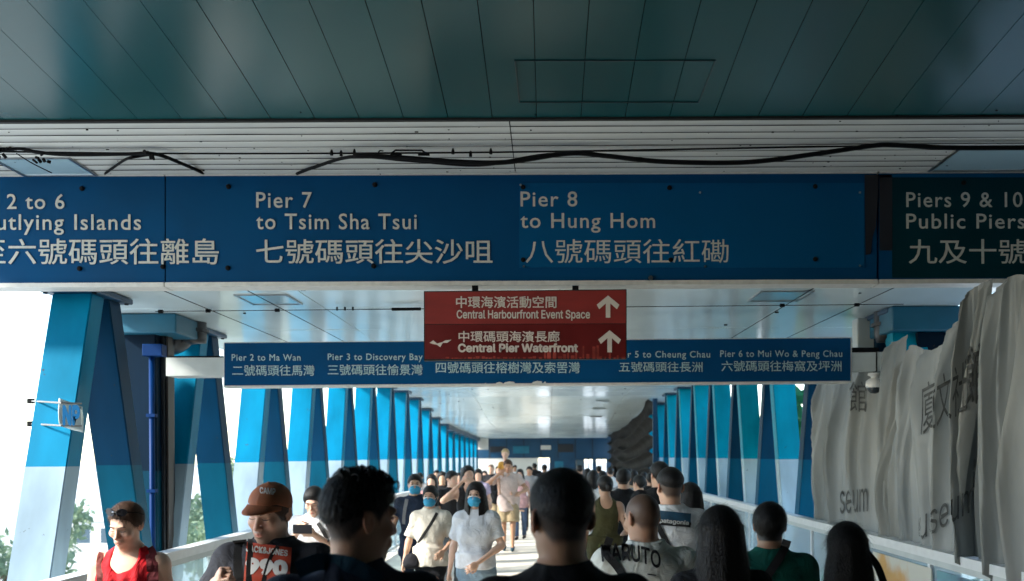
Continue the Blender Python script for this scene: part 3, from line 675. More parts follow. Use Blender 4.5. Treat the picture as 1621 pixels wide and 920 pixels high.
# dark backing behind the tarps and posts carrying them
def tarp_bvh(o):
    me = o.data; return BVHTree.FromPolygons([v.co.copy() for v in me.vertices], [tuple(p.vertices) for p in me.polygons])
ink = mat('black_ink', (.05, .052, .05), .8, 0, 0, 14, spec=.1, ncol=(.12, .125, .12))
def ink_on(o, body, x0, x1, yt, yb, mirror=False, bold=.03, fnt=None, shear=0):
    bv = tarp_bvh(o); me = text_mesh(body, bold, 0, fnt, res=2)
    bm = bmesh.new(); bm.from_mesh(me); bmesh.ops.triangulate(bm, faces=bm.faces[:])
    for _ in range(4):
        bmesh.ops.subdivide_edges(bm, edges=[e for e in bm.edges if e.calc_length() > .07], cuts=1); bmesh.ops.triangulate(bm, faces=bm.faces[:])
    xs_ = [v.co.x for v in bm.verts]; ys_ = [v.co.y for v in bm.verts]; cam_ = Vector((0, 0, CAMZ))
    X0, X1, Y0, Y1 = min(xs_), max(xs_), min(ys_), max(ys_)
    for v in bm.verts:
        u = (v.co.x-X0)/(X1-X0); t = (v.co.y-Y0)/(Y1-Y0)
        p = TP(x0+(x1-x0)*u, yb+(yt-yb)*t+shear*(u-.5), 2.9); dr = (p-cam_).normalized(); hit = bv.ray_cast(cam_, dr)
        v.co = (hit[0]-dr*.012+Vector((-.003, 0, 0))) if hit[0] else Vector((0, 0, -50))
    bmesh.ops.delete(bm, geom=[f for f in bm.faces if max(e.calc_length() for e in f.edges) > .16], context='FACES')
    m2 = bpy.data.meshes.new('writing'); bm.to_mesh(m2); bm.free(); m2.materials.append(ink)
    w_ = bpy.data.objects.new('writing', m2); COL.objects.link(w_); w_.parent = o; w_['kind'] = 'stuff'
ink_on(tA, '館', 1345, 1372, 604, 652, bold=.0)
ink_on(tA, 'seum', 1330, 1374, 775, 812, bold=.0, fnt='Inter.woff2', shear=-4)
ink_on(tB, '廈文社', 1458, 1532, 590, 670, bold=.0, shear=-40)
ink_on(tB, '館', 1528, 1560, 545, 640, bold=.01, shear=-10)
ink_on(tB, 'useum', 1455, 1545, 794, 832, bold=.0, fnt='Inter.woff2', shear=-50)

# dark corrugated tarpaulin far on the right
dm = mat('black_tarpaulin', (.007, .0075, .008), .7, 0, .4, 2, .1, 5, spec=.12)
vs = []; fs = []; nu, nv = 90, 120
for j in range(nv+1):
    v = j/nv
    for i in range(nu+1):
        u = i/nu; y = 26.4+u*(45-26.4); top = zc(y)-.02; bt = -.02
        z = top+(bt-top)*v+.06*math.sin(y*1.0)*(.3+.7*v)
        h = (1-abs(math.sin(v*math.pi*7+.35*math.sin(y*.7))))**1.6
        vs.append((2.98-.22*h, y, min(z, top)))
for j in range(nv):
    for i in range(nu): a = j*(nu+1)+i; fs.append((a, a+1, a+nu+2, a+nu+1))
q = MB(); q.poly(vs, fs); o = q.build('dark_tarpaulin', dm, smooth=True); tag(o, 'black tarpaulin gathered in wavy horizontal pleats at the far right of the bridge', 'tarpaulin')
q = MB(); q.box(2.9, 3.02, 26.2, 26.34, -.1, zc(26.3)-.03); o = q.build('tarpaulin_post', M['farblue']); tag(o, 'dark blue post at the near edge of the black pleated tarpaulin', 'post')

# ============================================================ far end portal
DE = 49.7
q = P(868, 726, DE).z; qt = zc(DE)+.05
fe = empty('end_wall', (0, DE, zf(DE)), 'blue fascia and pale wall closing the far end of the bridge, with bright windows', 'wall')
MB().box(-4.2, 3.9, DE, DE+.3, P(868, 725, DE).z, qt+.5).build('fascia', M['farblue'], fe)
zf_ = P(868, 725, DE).z; zb_ = zf(DE)
xo = P(852, 730, DE).x
MB().box(-4.2, xo, DE+.02, DE+.2, zb_, zf_).build('hoarding', M['board'], fe)
edges = [P(x, 730, DE).x for x in (925, 938, 944, 960)]
MB().box(P(870, 730, DE).x, edges[0], DE+.02, DE+.2, zb_, zf_).build('pier', M['farblue'], fe)
MB().box(edges[1], edges[2], DE+.02, DE+.2, zb_, zf_).build('pier', M['farblue'], fe)
MB().box(edges[3], 3.9, DE+.02, DE+.2, zb_, zf_).build('pier', M['farblue'], fe)
for a, b in ((edges[0], edges[1]), (edges[2], edges[3])):
    MB().box(a, b, DE+.08, DE+.12, zf_-.09, zf_).build('window_head', M['farblue'], fe)
    MB().box((a+b)/2-.02, (a+b)/2+.02, DE+.08, DE+.12, zb_, zf_-.09).build('mullion', M['farblue'], fe)
for i_, (xa, xb, ya, yb, m_) in enumerate(((776, 800, 707, 716, 'pipe'), (812, 838, 706, 718, 'cap'), (856, 872, 705, 712, 'board'), (884, 908, 703, 716, 'pipe'), (912, 922, 728, 760, 'win'), (878, 892, 730, 760, 'cap'))):
    a_, b_ = P(xa, yb, DE), P(xb, ya, DE); MB().box(a_.x, b_.x, DE-.05, DE, a_.z, b_.z, ch=.01).build('fascia_panel', M[m_], fe)
q = MB()
for x_ in np.arange(-4.0, 3.8, .9): q.box(x_, x_+.03, DE-.02, DE, P(868, 725, DE).z, qt+.3)
q.build('fascia_rib', M['gap'], fe)['kind'] = 'stuff'
o = MB().box(P(757, 700, 48).x, P(773, 700, 48).x, 47.9, 48.1, P(760, 712, 48).z, zc(48)-.02, ch=.01).build('white_box_sign', M['frame']); tag(o, 'small white box sign hung at the far left end of the bridge ceiling', 'sign')
for k, y in enumerate((30.5, 28.5, 26.8)):
    light_trough(1.35, 1.75, y, y+.35, zc(y+.2), ['far', 'middle', 'near'][k]+' of three small dark vents in the distant ceiling', 'dark vents in the distant ceiling')

# ============================================================ bodies: smooth distance fields turned into one continuous skin
def ss(x, a, b): t = np.clip((x-a)/(b-a), 0, 1); return t*t*(3-2*t)
class Prim:
    __slots__ = ('fn', 'c', 'r', 'k', 'op')
    def __init__(s, fn, c, r, k=.02, op='u'): s.fn = fn; s.c = np.array(c, float); s.r = r; s.k = k; s.op = op
def capsule(a, b, ra, rb=None, k=.02, op='u', flat=False, flatfn=None):
    a = np.array(a, float); b = np.array(b, float); rb = ra if rb is None else rb; ab = b-a; l2 = max(ab @ ab, 1e-9); ln = math.sqrt(l2); dr = ab/ln
    def fn(p):
        q = p-a; t = np.clip(q @ ab/l2, 0, 1); d = np.linalg.norm(q-t[:, None]*ab, axis=1)-(ra+(rb-ra)*t)
        if flat: d = np.maximum(d, (p-b) @ dr)
        return d
    return Prim(fn, (a+b)/2, ln/2+max(ra, rb), k, op)
def ellip(c, r, k=.02, op='u', rot=None):
    c = np.array(c, float); r = np.array(r, float); Rm = None if rot is None else np.array(rot)
    def fn(p):
        q = p-c
        if Rm is not None: q = q @ Rm
        n1 = np.linalg.norm(q/r, axis=1); n2 = np.linalg.norm(q/(r*r), axis=1)+1e-9
        return n1*(n1-1)/n2
    return Prim(fn, c, r.max(), k, op)
def xf(pr, Rm, t):
    "place a primitive of the head frame into the body frame"
    f = pr.fn; Rm = np.array(Rm); t = np.array(t)
    return Prim(lambda p: f((p-t) @ Rm), t+Rm @ pr.c, pr.r, pr.k, pr.op)
def ev(prims, p):
    d = np.full(len(p), 1.0)
    for q in prims:
        e = q.fn(p)
        if q.op == 'u':
            if q.k > 0: h = np.clip(.5+.5*(d-e)/q.k, 0, 1); d = d+(e-d)*h-q.k*h*(1-h)
            else: d = np.minimum(d, e)
        elif q.op == 's':
            h = np.clip(.5+.5*(-e-d)/q.k, 0, 1) if q.k > 0 else (-e > d)*1.0; d = d+(-e-d)*h+q.k*h*(1-h)
        else: d = np.maximum(d, e)
    return d
def polygonise(prims, vox, disp=None, B=12):
    lo = np.min([q.c-q.r for q in prims if q.op == 'u'], axis=0)-3*vox; hi = np.max([q.c+q.r for q in prims if q.op == 'u'], axis=0)+3*vox
    nb = np.ceil((hi-lo)/(vox*B)).astype(int); N = nb*B
    G = np.ones(N, np.float32)
    bi = np.stack(np.meshgrid(*[np.arange(n) for n in nb], indexing='ij'), -1).reshape(-1, 3)
    ctr = lo+(bi*B+B/2)*vox; br = B*vox*.87
    dc = ev(prims, ctr)
    off = np.stack(np.meshgrid(*[np.arange(B)]*3, indexing='ij'), -1).reshape(-1, 3)*vox
    for (i, j, k), c, d in zip(bi, ctr, dc):
        sl = (slice(i*B, i*B+B), slice(j*B, j*B+B), slice(k*B, k*B+B))
        if abs(d) > br*1.6+.02: G[sl] = np.sign(d); continue
        use = [q for q in prims if q.op == 'i' or np.linalg.norm(q.c-c)-q.r < br+q.k+.004]
        if not use: continue
        p = lo+np.array([i, j, k])*B*vox+off; v = ev(use, p)
        if disp is not None: v = v-disp(p)
        G[sl] = v.reshape(B, B, B)
    # surface nets
    s = G < 0
    c8 = [(a, b, c) for a in (0, 1) for b in (0, 1) for c in (0, 1)]
    sh = np.array(G.shape)-1; cnt = np.zeros(sh, np.int8)
    for a, b, c in c8: cnt += s[a:a+sh[0], b:b+sh[1], c:c+sh[2]]
    act = np.argwhere((cnt > 0) & (cnt < 8))
    if not len(act): return np.zeros((0, 3)), np.zeros((0, 4), int)
    idx = np.full(sh, -1, np.int32); idx[tuple(act.T)] = np.arange(len(act))
    vals = {c: G[act[:, 0]+c[0], act[:, 1]+c[1], act[:, 2]+c[2]] for c in c8}
    acc = np.zeros((len(act), 3)); n = np.zeros(len(act))
    for a in c8:
        for ax in range(3):
            if a[ax] == 0:
                b = list(a); b[ax] = 1; b = tuple(b); va, vb = vals[a], vals[b]; m = (va < 0) != (vb < 0)
                t = np.where(m, va/np.where(m, va-vb, 1), 0); pt = np.array(a, float)[None].repeat(len(act), 0); pt[:, ax] = t
                acc[m] += pt[m]; n[m] += 1
    V = lo+(act+acc/n[:, None])*vox
    F = []
    for ax in range(3):
        o1, o2 = [(1, 2), (2, 0), (0, 1)][ax]
        A = s[1:-1, 1:-1, 1:-1]; slb = [slice(1, -1)]*3; slb[ax] = slice(2, None); Bv = s[tuple(slb)]
        for flip in (False, True):
            e = np.argwhere((A & ~Bv) if not flip else (~A & Bv))+1
            u = np.zeros(3, int); u[o1] = 1; w_ = np.zeros(3, int); w_[o2] = 1
            q = [idx[tuple((e-u-w_).T)], idx[tuple((e-w_).T)], idx[tuple(e.T)], idx[tuple((e-u).T)]]
            q = np.stack(q, 1)
            if flip: q = q[:, ::-1]
            F.append(q)
    F = np.concatenate(F); F = F[(F >= 0).all(1)]
    return V, F
def link_np(name, V, F, m, parent, col=None, smooth=True):
    me = bpy.data.meshes.new(name); me.vertices.add(len(V)); me.vertices.foreach_set('co', V.astype(np.float32).ravel())
    me.loops.add(F.size); me.loops.foreach_set('vertex_index', F.astype(np.int32).ravel())
    me.polygons.add(len(F)); me.polygons.foreach_set('loop_start', np.arange(0, F.size, F.shape[1], dtype=np.int32)); me.polygons.foreach_set('loop_total', np.full(len(F), F.shape[1], np.int32))
    me.update(); me.validate()
    me.polygons.foreach_set('use_smooth', [smooth]*len(me.polygons))
    for q in (m if isinstance(m, (list, tuple)) else [m]): me.materials.append(q)
    if col is not None:
        a = me.color_attributes.new('Col', 'FLOAT_COLOR', 'POINT'); a.data.foreach_set('color', np.concatenate([col, np.ones((len(col), 1))], 1).astype(np.float32).ravel())
    o = bpy.data.objects.new(name, me); COL.objects.link(o); o.parent = parent; return o

# materials for people
def skin_mat():
    m = mat('skin', (.5, .3, .2), .5, bump=.25, bscale=260); b = m.node_tree.nodes['Principled BSDF']
    a = nd(m, 'ShaderNodeAttribute'); a.attribute_name = 'Col'; m.node_tree.links.new(a.outputs['Color'], b.inputs['Base Color'])
    b.inputs['Subsurface Weight'].default_value = .12; b.inputs['Subsurface Radius'].default_value = (.01, .004, .002); b.inputs['Subsurface Scale'].default_value = .5
    return m
SKIN = skin_mat()
def hair_mat(name, col, rough=.55):
    m = mat(name, col, rough, 0, .35, 30, .5, 260, spec=.28, stretch=(1, 1, .25)); return m
HB = hair_mat('black_hair', (.0065, .0055, .0055), .45); HBR = hair_mat('brown_hair', (.07, .035, .02)); HBL = hair_mat('blond_hair', (.42, .30, .16), .5)
_cl = {}
def cloth(name, col, rough=.85):
    if name not in _cl:
        m = mat(name, col, rough, 0, .12, 14, .55, 9, spec=.25); _cl[name] = m
        for n in m.node_tree.nodes:
            if n.type == 'BUMP': n.inputs['Distance'].default_value = .035
            if n.type == 'TEX_NOISE' and n.inputs['Scale'].default_value == 9: n.inputs['Distortion'].default_value = 1.6; n.inputs['Detail'].default_value = 6
    return _cl[name]
TONE = dict(light=(.56, .33, .22), fair=(.64, .40, .29), tan=(.44, .24, .145), deep=(.24, .125, .075))
INK = mat('print_black', (.012, .012, .014), .7); WHT = mat('print_white', (.62, .62, .60), .7); ORG = mat('print_orange_red', (.42, .045, .015), .75, 0, .15, 20)
EYEW = mat('eye_white', (.55, .52, .5), .2); EYED = mat('eye_dark', (.015, .01, .008), .12); BROW = mat('brow_hair', (.025, .016, .012), .7)
MASK = mat('surgical_mask_blue', (.03, .30, .50), .7, 0, .08, 30); MASKW = mat('mask_white', (.7, .72, .72), .7)

MALE = [(.70, .13, .10, 0), (.82, .160, .118, .005), (.92, .168, .122, .005), (1.02, .155, .112, 0), (1.14, .150, .106, 0), (1.26, .168, .116, .004), (1.35, .178, .114, .010), (1.41, .160, .092, .016), (1.455, .105, .072, .018), (1.50, .058, .060, .012)]
FEM = [(.70, .13, .10, 0), (.82, .170, .122, .010), (.90, .176, .124, .010), (1.00, .150, .108, 0), (1.10, .128, .096, 0), (1.22, .142, .102, .002), (1.32, .150, .104, .006), (1.39, .138, .086, .014), (1.44, .090, .062, .018), (1.49, .048, .050, .012)]
def torso(prof, s, inf=0.0, fat=1.0, belly=0.0, z0=None, k=.03, lo=None):
    A = np.array(prof)*1.0; z = A[:, 0]*s; a = A[:, 1]*s*fat; b = A[:, 2]*s*fat; y = A[:, 3]*s
    def fn(p):
        aa = np.interp(p[:, 2], z, a)+inf; bb = np.interp(p[:, 2], z, b)+inf; yy = np.interp(p[:, 2], z, y)
        q = p[:, 1]-yy; n = (np.abs(p[:, 0]/aa)**2.4+np.abs(q/bb)**2.4)**(1/2.4)
        d = (n-1)*np.minimum(aa, bb)
        if belly: d = d-belly*np.exp(-((p[:, 2]-1.05*s)/.14)**2)*np.clip(-p[:, 1]*6, 0, 1)
        zt = z[-1]+inf*.5; zl = (lo if lo is not None else z[0])
        return np.maximum(np.maximum(d, (p[:, 2]-zt)), zl-p[:, 2])
    return Prim(fn, (0, 0, (z[0]+z[-1])/2), (z[-1]-z[0])/2+.16, k)

def head_prims(female=False, det=True, jaw=1.0, chin=1.0):
    L = []; j = .89 if female else 1.0
    L.append(ellip((0, .014, .030), (.077, .098, .090), .0))
    L.append(ellip((0, -.026, -.040), (.059*jaw*j, .064, .074), .035))
    L.append(ellip((0, -.012, -.070), (.056*jaw*j, .055, .038), .03))
    L.append(ellip((0, -.072*chin, -.100), (.022*j, .020, .018), .028))
    if det:
        L.append(capsule((-.034, -.086, .028), (.034, -.086, .028), .008 if female else .014, None, .020))
        for sx in (-1, 1):
            L.append(ellip((sx*.040, -.062, -.022), (.026, .026, .024), .022))
            L.append(ellip((sx*.031, -.104, .010), (.017, .015 if female else .016, .012), .014, 's'))
        L.append(capsule((0, -.090, .014), (0, -.110 if female else -.114, -.026), .0065 if female else .0075, .0095 if female else .0115, .012))
        L.append(ellip((0, -.112, -.031), (.013, .012, .010), .008))
        for sx in (-1, 1): L.append(ellip((sx*.012, -.101, -.033), (.0085, .010, .007), .006))
        L.append(ellip((0, -.086, -.062), (.030, .020, .024), .015))
        L.append(capsule((-.017, -.098, -.058), (.017, -.098, -.058), .0060, None, .006)); L.append(ellip((0, -.104, -.058), (.012, .007, .006), .006))
        L.append(ellip((0, -.102, -.0695), (.017, .0085, .0075), .005))
        L.append(capsule((-.024, -.106, -.0642), (.024, -.106, -.0642), .0032, None, .003, 's'))
    for sx in (-1, 1):
        a = R(18)*sx; rot = np.array(Matrix.Rotation(-a, 3, 'Z') @ Matrix.Rotation(R(-12), 3, 'X'))
        L.append(ellip((sx*.080, .018, -.002), (.0085, .0205, .033), .006, rot=rot))
        if det:
            L.append(ellip((sx*.087, .012, .004), (.006, .011, .018), .004, 's', rot=rot)); L.append(ellip((sx*.079, .004, -.004), (.006, .006, .009), .004))
    return L

def headR(yaw, pitch, roll=0): return np.array(Matrix.Rotation(R(yaw), 3, 'Z') @ Matrix.Rotation(R(roll), 3, 'Y') @ Matrix.Rotation(R(pitch), 3, 'X'))

LINE = dict(bun=([-.12, -.080, -.050, -.03, .0, .03, .12], [.084, .078, .052, .012, -.004, -.050, -.075]), short=([-.12, -.075, -.045, -.025, .005, .03, .06, .12], [.066, .060, .030, -.008, .020, -.020, -.062, -.070]),
            high=([-.12, -.075, -.045, -.02, .03, .07, .12], [.062, .056, .040, .028, .030, .012, -.010]),
            full=([-.12, -.080, -.050, -.03, .0, .03, .12], [.070, .060, .020, -.02, -.03, -.075, -.085]),
            bald=([-1, 1], [9, 9]))
def hair_shell(style='short', th=.012, streak=.0005, top=.0, front=0.0, seed=0):
    ys, zs_ = LINE[style]
    def fn(p):
        g0 = np.interp(p[:, 1], ys, zs_); e_ = ss(p[:, 2]-g0, -.004, .045)*(1 if style != 'full' else .75)+(0 if style != 'full' else .25); tz = ss(p[:, 2], .0, .08)
        c = np.stack([0*e_, .014-.5*front*tz, .032+0*e_], 1); r = np.stack([.0785+th*e_, .0995+th*e_+.5*front*tz, .091+th*e_+top*tz], 1); q = p-c
        n1 = np.linalg.norm(q/r, axis=1); n2 = np.linalg.norm(q/(r*r), axis=1)+1e-9; d = n1*(n1-1)/n2
        a = np.arctan2(p[:, 0], p[:, 1]-.03); el = np.arctan2(p[:, 2], np.hypot(p[:, 0], p[:, 1]-.03))
        d = d-streak*e_*(np.sin(a*31+seed+el*5)+.6*np.sin(a*57+el*9+seed*2))*np.cos(el*.9)
        g = g0+.0015*np.sin(a*43+seed)
        return np.maximum(d, (g-p[:, 2])*.8)
    return Prim(fn, (0, .0, .04), .15+top, .0)
def hair_curtain(L=.30, w=.092, dp=.075, yc=.035, yf=-.01, flare=.03, seed=0, part=None):
    "hair hanging round the back and sides of the head down to L below its centre"
    def fn(p):
        t = np.clip((-p[:, 2]+.03)/(L+.03), 0, 1); rx = w+flare*t-.012*t**3; ry = dp+.012*np.sin(t*3)
        x, y = p[:, 0], p[:, 1]-yc-.02*t; n = np.hypot(x/rx, y/ry); a = np.arctan2(x, y)
        d = (n-1)*np.minimum(rx, ry)-.0016*np.sin(a*9+seed+p[:, 2]*8)-.0010*np.sin(a*37-p[:, 2]*13)
        fr = yf+(.0 if part is None else part)*t
        d = np.maximum(d, (fr-p[:, 1])*.9); d = np.where(p[:, 1] < .01, np.maximum(d, (.052-.012*t)-np.abs(p[:, 0])), d)
        d = np.maximum(d, -p[:, 2]-L+.02*np.sin(a*17+seed)+.012*np.sin(a*39)); return np.maximum(d, p[:, 2]-.05)
    return Prim(fn, (0, yc, -L/2), L/2+.15, .015)

def strands(hair_o, n, L, seed, m, name='loose_strand', up=0.003, down=(0, 0, -1)):
    "short tapered strands lying just off the hair surface"
    me = hair_o.data; k = len(me.vertices)
    if not k: return
    co = np.empty(k*3); me.vertices.foreach_get('co', co); co = co.reshape(-1, 3); no = np.empty(k*3); me.vertices.foreach_get('normal', no); no = no.reshape(-1, 3)
    g = np.random.default_rng(seed); ids = g.integers(0, k, n); q = MB(); dv = np.array(down, float)
    for i in ids:
        p, nn = co[i], no[i]; t = dv-nn*(dv @ nn); t = t+g.normal(0, .25, 3); t -= nn*(t @ nn); t /= np.linalg.norm(t)+1e-6; b = np.cross(nn, t)
        ln = L*g.uniform(.5, 1.3); wd = g.uniform(.0004, .0010)
        p0 = p+nn*.0005; p1 = p+t*ln*.5+nn*(up*g.uniform(.3, 1.4)); fl = 4.0 if g.random() < .07 else 1.0; p2 = p+t*ln+nn*up*g.uniform(-.5, 2.4)*fl
        q.poly([p0-b*wd, p0+b*wd, p1+b*wd*.8, p1-b*wd*.8, p2], [(0, 1, 2, 3), (3, 2, 4)])
    o = q.build(name, m, hair_o, local=False); o['kind'] = 'stuff'; return o

def unit(v): v = np.array(v, float); return v/(np.linalg.norm(v)+1e-9)
def hand_prims(wr, f, n, s_, curl=.35, side=1, spread=1.0):
    "palm, four fingers with two bends and a thumb; f along the hand, n palm normal"
    f = unit(f); n = unit(np.array(n)-f*np.dot(n, f)); sd = np.cross(f, n)*side; L = []
    Rm = np.stack([f, sd, n], 1)
    L.append(ellip(wr+f*.048*s_, (.052*s_, .040*s_, .017*s_), .012, rot=Rm))
    for i, (ln, st) in enumerate(((.072, .031), (.080, .011), (.074, -.010), (.058, -.030))):
        b = wr+f*(.086-.004*abs(i-1.3))*s_+sd*st*s_*spread; c = curl*(1+.12*(i-1.5))
        a1, a2 = c*R(75), c*R(165)
        d1 = f*math.cos(a1)+n*math.sin(a1); d2 = f*math.cos(a2)+n*math.sin(a2)
        m_ = b+d1*ln*.52*s_; e = m_+d2*ln*.48*s_
        L.append(capsule(b-f*.01*s_, m_, .0092*s_, .0085*s_, .004)); L.append(capsule(m_, e, .0085*s_, .0072*s_, .003))
    b = wr+f*.022*s_+sd*.026*s_; d1 = unit(f*.65+sd*(.75-.4*curl)+n*.45*curl); m_ = b+d1*.045*s_; d2 = unit(f*.9+sd*(.3-.7*curl)+n*.7*curl)
    L.append(capsule(b, m_, .013*s_, .0105*s_, .010)); L.append(capsule(m_, m_+d2*.034*s_, .0105*s_, .0085*s_, .004)); return L

PEOPLE = {}
def person(key, label, px, top, d, head=(0, 0, 0), body=180, female=False, tone='tan', hair=('short', .012), hairm=None, vox=.010, fat=1.0, belly=0,
           arms=None, legs=(0, 0), shirt=None, pants=None, shoes=None, group=None, det=False, beard=0, dress=None, fade=False, shift=(0, 0, 0), jaw=1.0, topadd=0.0, hs=1.0, lean=0, dz=0, sleeve=.55, mask=False, eyes=False, shirtlen=.80, neckline=None, cap=None, curlhand=.35, handn=None, hemflare=.02, sz=None, shoulders=1.0, child=False, strandn=0, fist=None):
    """head top at photo point (px, top), standing d metres ahead; body = heading in degrees (0 faces the camera)"""
    tp = P(px, top, d); gz = zf(d)+dz
    Rh = headR(*head); lt = {'bald': .0}.get(hair[0], hair[1])+topadd+(hair[2].get('top', 0) if len(hair) > 2 else 0)
    # scale from height of the head top
    topl = (Rh @ np.array([0, .02, .12+lt]))[2] if True else .12
    H0 = 1.505+.115+topl
    s = sz if sz else (tp.z-gz)/H0
    root = empty('person', (tp.x, d, gz), label, 'person', group, R(body)); root['_h'] = 0; del root['_h']
    K = dict(root=root, s=s)
    hc = np.array([0, .012, 1.505])*s+Rh @ np.array([0, -.012, .115])*s*hs+np.array([0, -lean, 0])
    # keep the head over the photo point
    hxy = hc[:2]; c_, s_n = math.cos(R(body)), math.sin(R(body))
    root.location.x -= c_*hxy[0]-s_n*hxy[1]; root.location.y -= s_n*hxy[0]+c_*hxy[1]
    hsz = s*hs*1.0
    def H(pr):   # head primitive to body frame
        f = pr.fn; return Prim(lambda p: f(((p-hc) @ Rh)/hsz)*hsz, hc+Rh @ pr.c*hsz, pr.r*hsz, pr.k*hsz, pr.op)
    prof = FEM if female else MALE; shw = (.155 if female else .178)*s*fat**.5*shoulders; az = (1.385 if female else 1.405)*s; rU = (.040 if female else .048)*s*fat; rF = (.034 if female else .040)*s*fat; rW = (.021 if female else .026)*s*fat**.5
    lv = np.array([0, -lean*.6, 0])
    PS = [H(q) for q in head_prims(female, det or vox < .009, jaw)]
    nb = np.array([0, .020, 1.43])*s+lv
    PS.append(capsule(hc+Rh @ np.array([0, .018, -.055])*hsz, nb, (.046 if female else .056)*s*fat**.4, (.052 if female else .062)*s*fat**.5, .030))
    PS.append(torso(prof, s, 0, fat, belly, k=.03))
    for sx in (-1, 1):
        PS.append(capsule(np.array([sx*.03*s, .02*s, 1.475*s])+lv*.9, np.array([sx*shw*.85, .012*s, az+.012*s])+lv*.7, .030*s, .036*s, .04))
        PS.append(ellip(np.array([sx*shw, .010*s, az])+lv*.7, np.array([.052, .056, .060])*s*fat**.6, .04))
        if female: PS.append(ellip(np.array([sx*.066, -.066, 1.25])*s, np.array([.058, .046, .055])*s*fat**.5, .03))
    AR = {}
    for i, side in enumerate((1, -1)):     # +1 is the person's left
        a = (arms or {}).get('L' if side == 1 else 'R', None) or ((.235, .03, 1.12), (.245, -.05, .885))
        el = np.array([a[0][0]*side if len(a) < 4 else a[0][0], a[0][1], a[0][2]])*s+lv*.4; wr = np.array([a[1][0]*side if len(a) < 4 else a[1][0], a[1][1], a[1][2]])*s
        sh = np.array([side*shw*1.02, .010*s, az-.012*s])+lv*.7
        AR[side] = (sh, el, wr); f = unit(wr-el)
        PS.append(capsule(sh, el, rU*1.05, rF*1.0, .03)); PS.append(capsule(el, wr, rF, rW, .012)); PS.append(capsule(el+f*.02*s, el+f*.10*s, rF*1.02, rF*.9, .02))
        n = np.array((a[2] if len(a) > 2 and a[2] is not None else (-side, 0, 0)), float)
        cu = curlhand if not fist or fist.get(side) is None else fist[side]
        PS += hand_prims(wr, f, n, s*(.92 if female else 1.0)*(1 if vox < .008 else 1.08), cu, side)
    hipx = .085*s; LG = {}
    for side, st in ((1, legs[0]), (-1, legs[1])):
        hp = np.array([side*hipx, .0, .90*s]); kn = np.array([side*hipx*1.05, -st*.45*s-.02*s, .50*s]); an = np.array([side*hipx*.95, -st*.95*s+.02*s, .085*s+max(0, -st)*.15*s])
        LG[side] = (hp, kn, an)
        PS.append(capsule(hp, kn, .078*s*fat, .052*s*fat, .03)); PS.append(capsule(kn, an, .050*s*fat, .032*s, .015)); PS.append(capsule(kn+np.array([0, .015*s, -.05*s]), kn+np.array([0, .02*s, -.16*s]), .042*s*fat, .042*s, .02))
        PS.append(capsule(an+np.array([0, .03*s, -.04*s]), an+np.array([0, -.13*s, -.055*s]), .028*s, .026*s, .02))
    K.update(arms=AR, legs=LG, hc=hc, Rh=Rh, hsz=hsz)
    V, Fc = polygonise(PS, vox)
    # skin colouring
    base = np.array(TONE[tone]); col = np.tile(base, (len(V), 1)); hp_ = ((V-hc) @ Rh)/hsz; g = np.random.default_rng(abs(hash(key)) % 1000 if False else len(V))
    x, y, z = hp_.T; inh = (np.abs(z) < .16)
    fr = (y < -.05) & inh
    def blend(mask, c, a): 
        a = (a if np.ndim(a) else np.full(len(V), a))*mask; col[:] = col*(1-a[:, None])+np.array(c)*a[:, None]
    blend(fr, base*np.array([1.15, .72, .68]), .35*np.exp(-(((np.abs(x)-.038)/.02)**2+((z+.025)/.022)**2)))
    blend(inh, base*np.array([1.15, .75, .7]), .4*np.exp(-((x/.02)**2+((z+.03)/.018)**2))*(y < -.09))
    blend(inh, base*np.array([1.1, .72, .65]), .5*(np.abs(x) > .077)*(np.abs(z) < .04))
    blend(fr, base*np.array([.95, .45, .45]), .8*np.exp(-((x/.020)**4+((z+.0635)/.0095)**4))*(y < -.085))
    blend(fr, base*.55, .35*np.exp(-(((np.abs(x)-.031)/.016)**2+((z-.008)/.009)**2)))
    if beard: blend(inh, np.array([.05, .035, .03]), beard*ss(-z, .035, .07)*(y < .0)*(1-.75*np.exp(-((x/.02)**2+((z+.064)/.010)**2)))*(z > -.13)); blend(fr, np.array([.05, .035, .03]), beard*1.1*np.exp(-((x/.028)**4+((z+.048)/.007)**2)))
    if fade or hair[0] == 'bald':
        ys, zz = LINE['short']; gl = np.interp(y, ys, zz); a = ss(z-gl, -.012, .02 if not hair[0] == 'bald' else .03)*(fade if fade else .7)
        ear = (np.abs(x) > .0775) & (np.abs(z) < .045) & (y < .045) & (y > -.01); a = a*(~ear); blend(inh & (z > -.09), np.array([.010, .008, .0075]), np.clip(a, 0, .95))
    if hair[0] != 'bald':
        st_ = {'tail': 'full', 'long': 'full'}.get(hair[0], hair[0]); ys, zz = LINE[st_]; gl = np.interp(y, ys, zz)
        hcol = {'brown_hair': (.06, .03, .018), 'blond_hair': (.40, .28, .15)}.get((hairm or HB).name, (.008, .007, .007)); blend(inh & (np.abs(x) < .0785), np.array(hcol), ss(z-gl, -.004, .006))
    b_o = link_np('body', V, Fc, SKIN, root, col)
    K['body'] = b_o
    # hair
    hm = hairm or HB
    if hair[0] != 'bald':
        HP = []
        st = hair[0]; o_ = hair[2] if len(hair) > 2 else {}
        if st in ('short', 'high', 'full'): HP.append(H(hair_shell(st, hair[1], seed=len(key)*1.7, **o_)))
        if st == 'long':
            HP.append(H(hair_shell('full', hair[1], seed=len(key)))); HP.append(H(hair_curtain(seed=len(key), **o_)))
        if st == 'bun':
            HP.append(H(hair_shell('bun', hair[1], streak=.0009, seed=len(key)))); HP.append(H(ellip(o_.get('c', (0, .115, .03)), o_.get('r', (.035, .03, .035)), .012)))
        if st == 'tail':
            HP.append(H(hair_shell('full', hair[1], seed=len(key)))); HP.append(H(capsule((0, .10, .02), (0, .125, -.16), .030, .014, .012)))
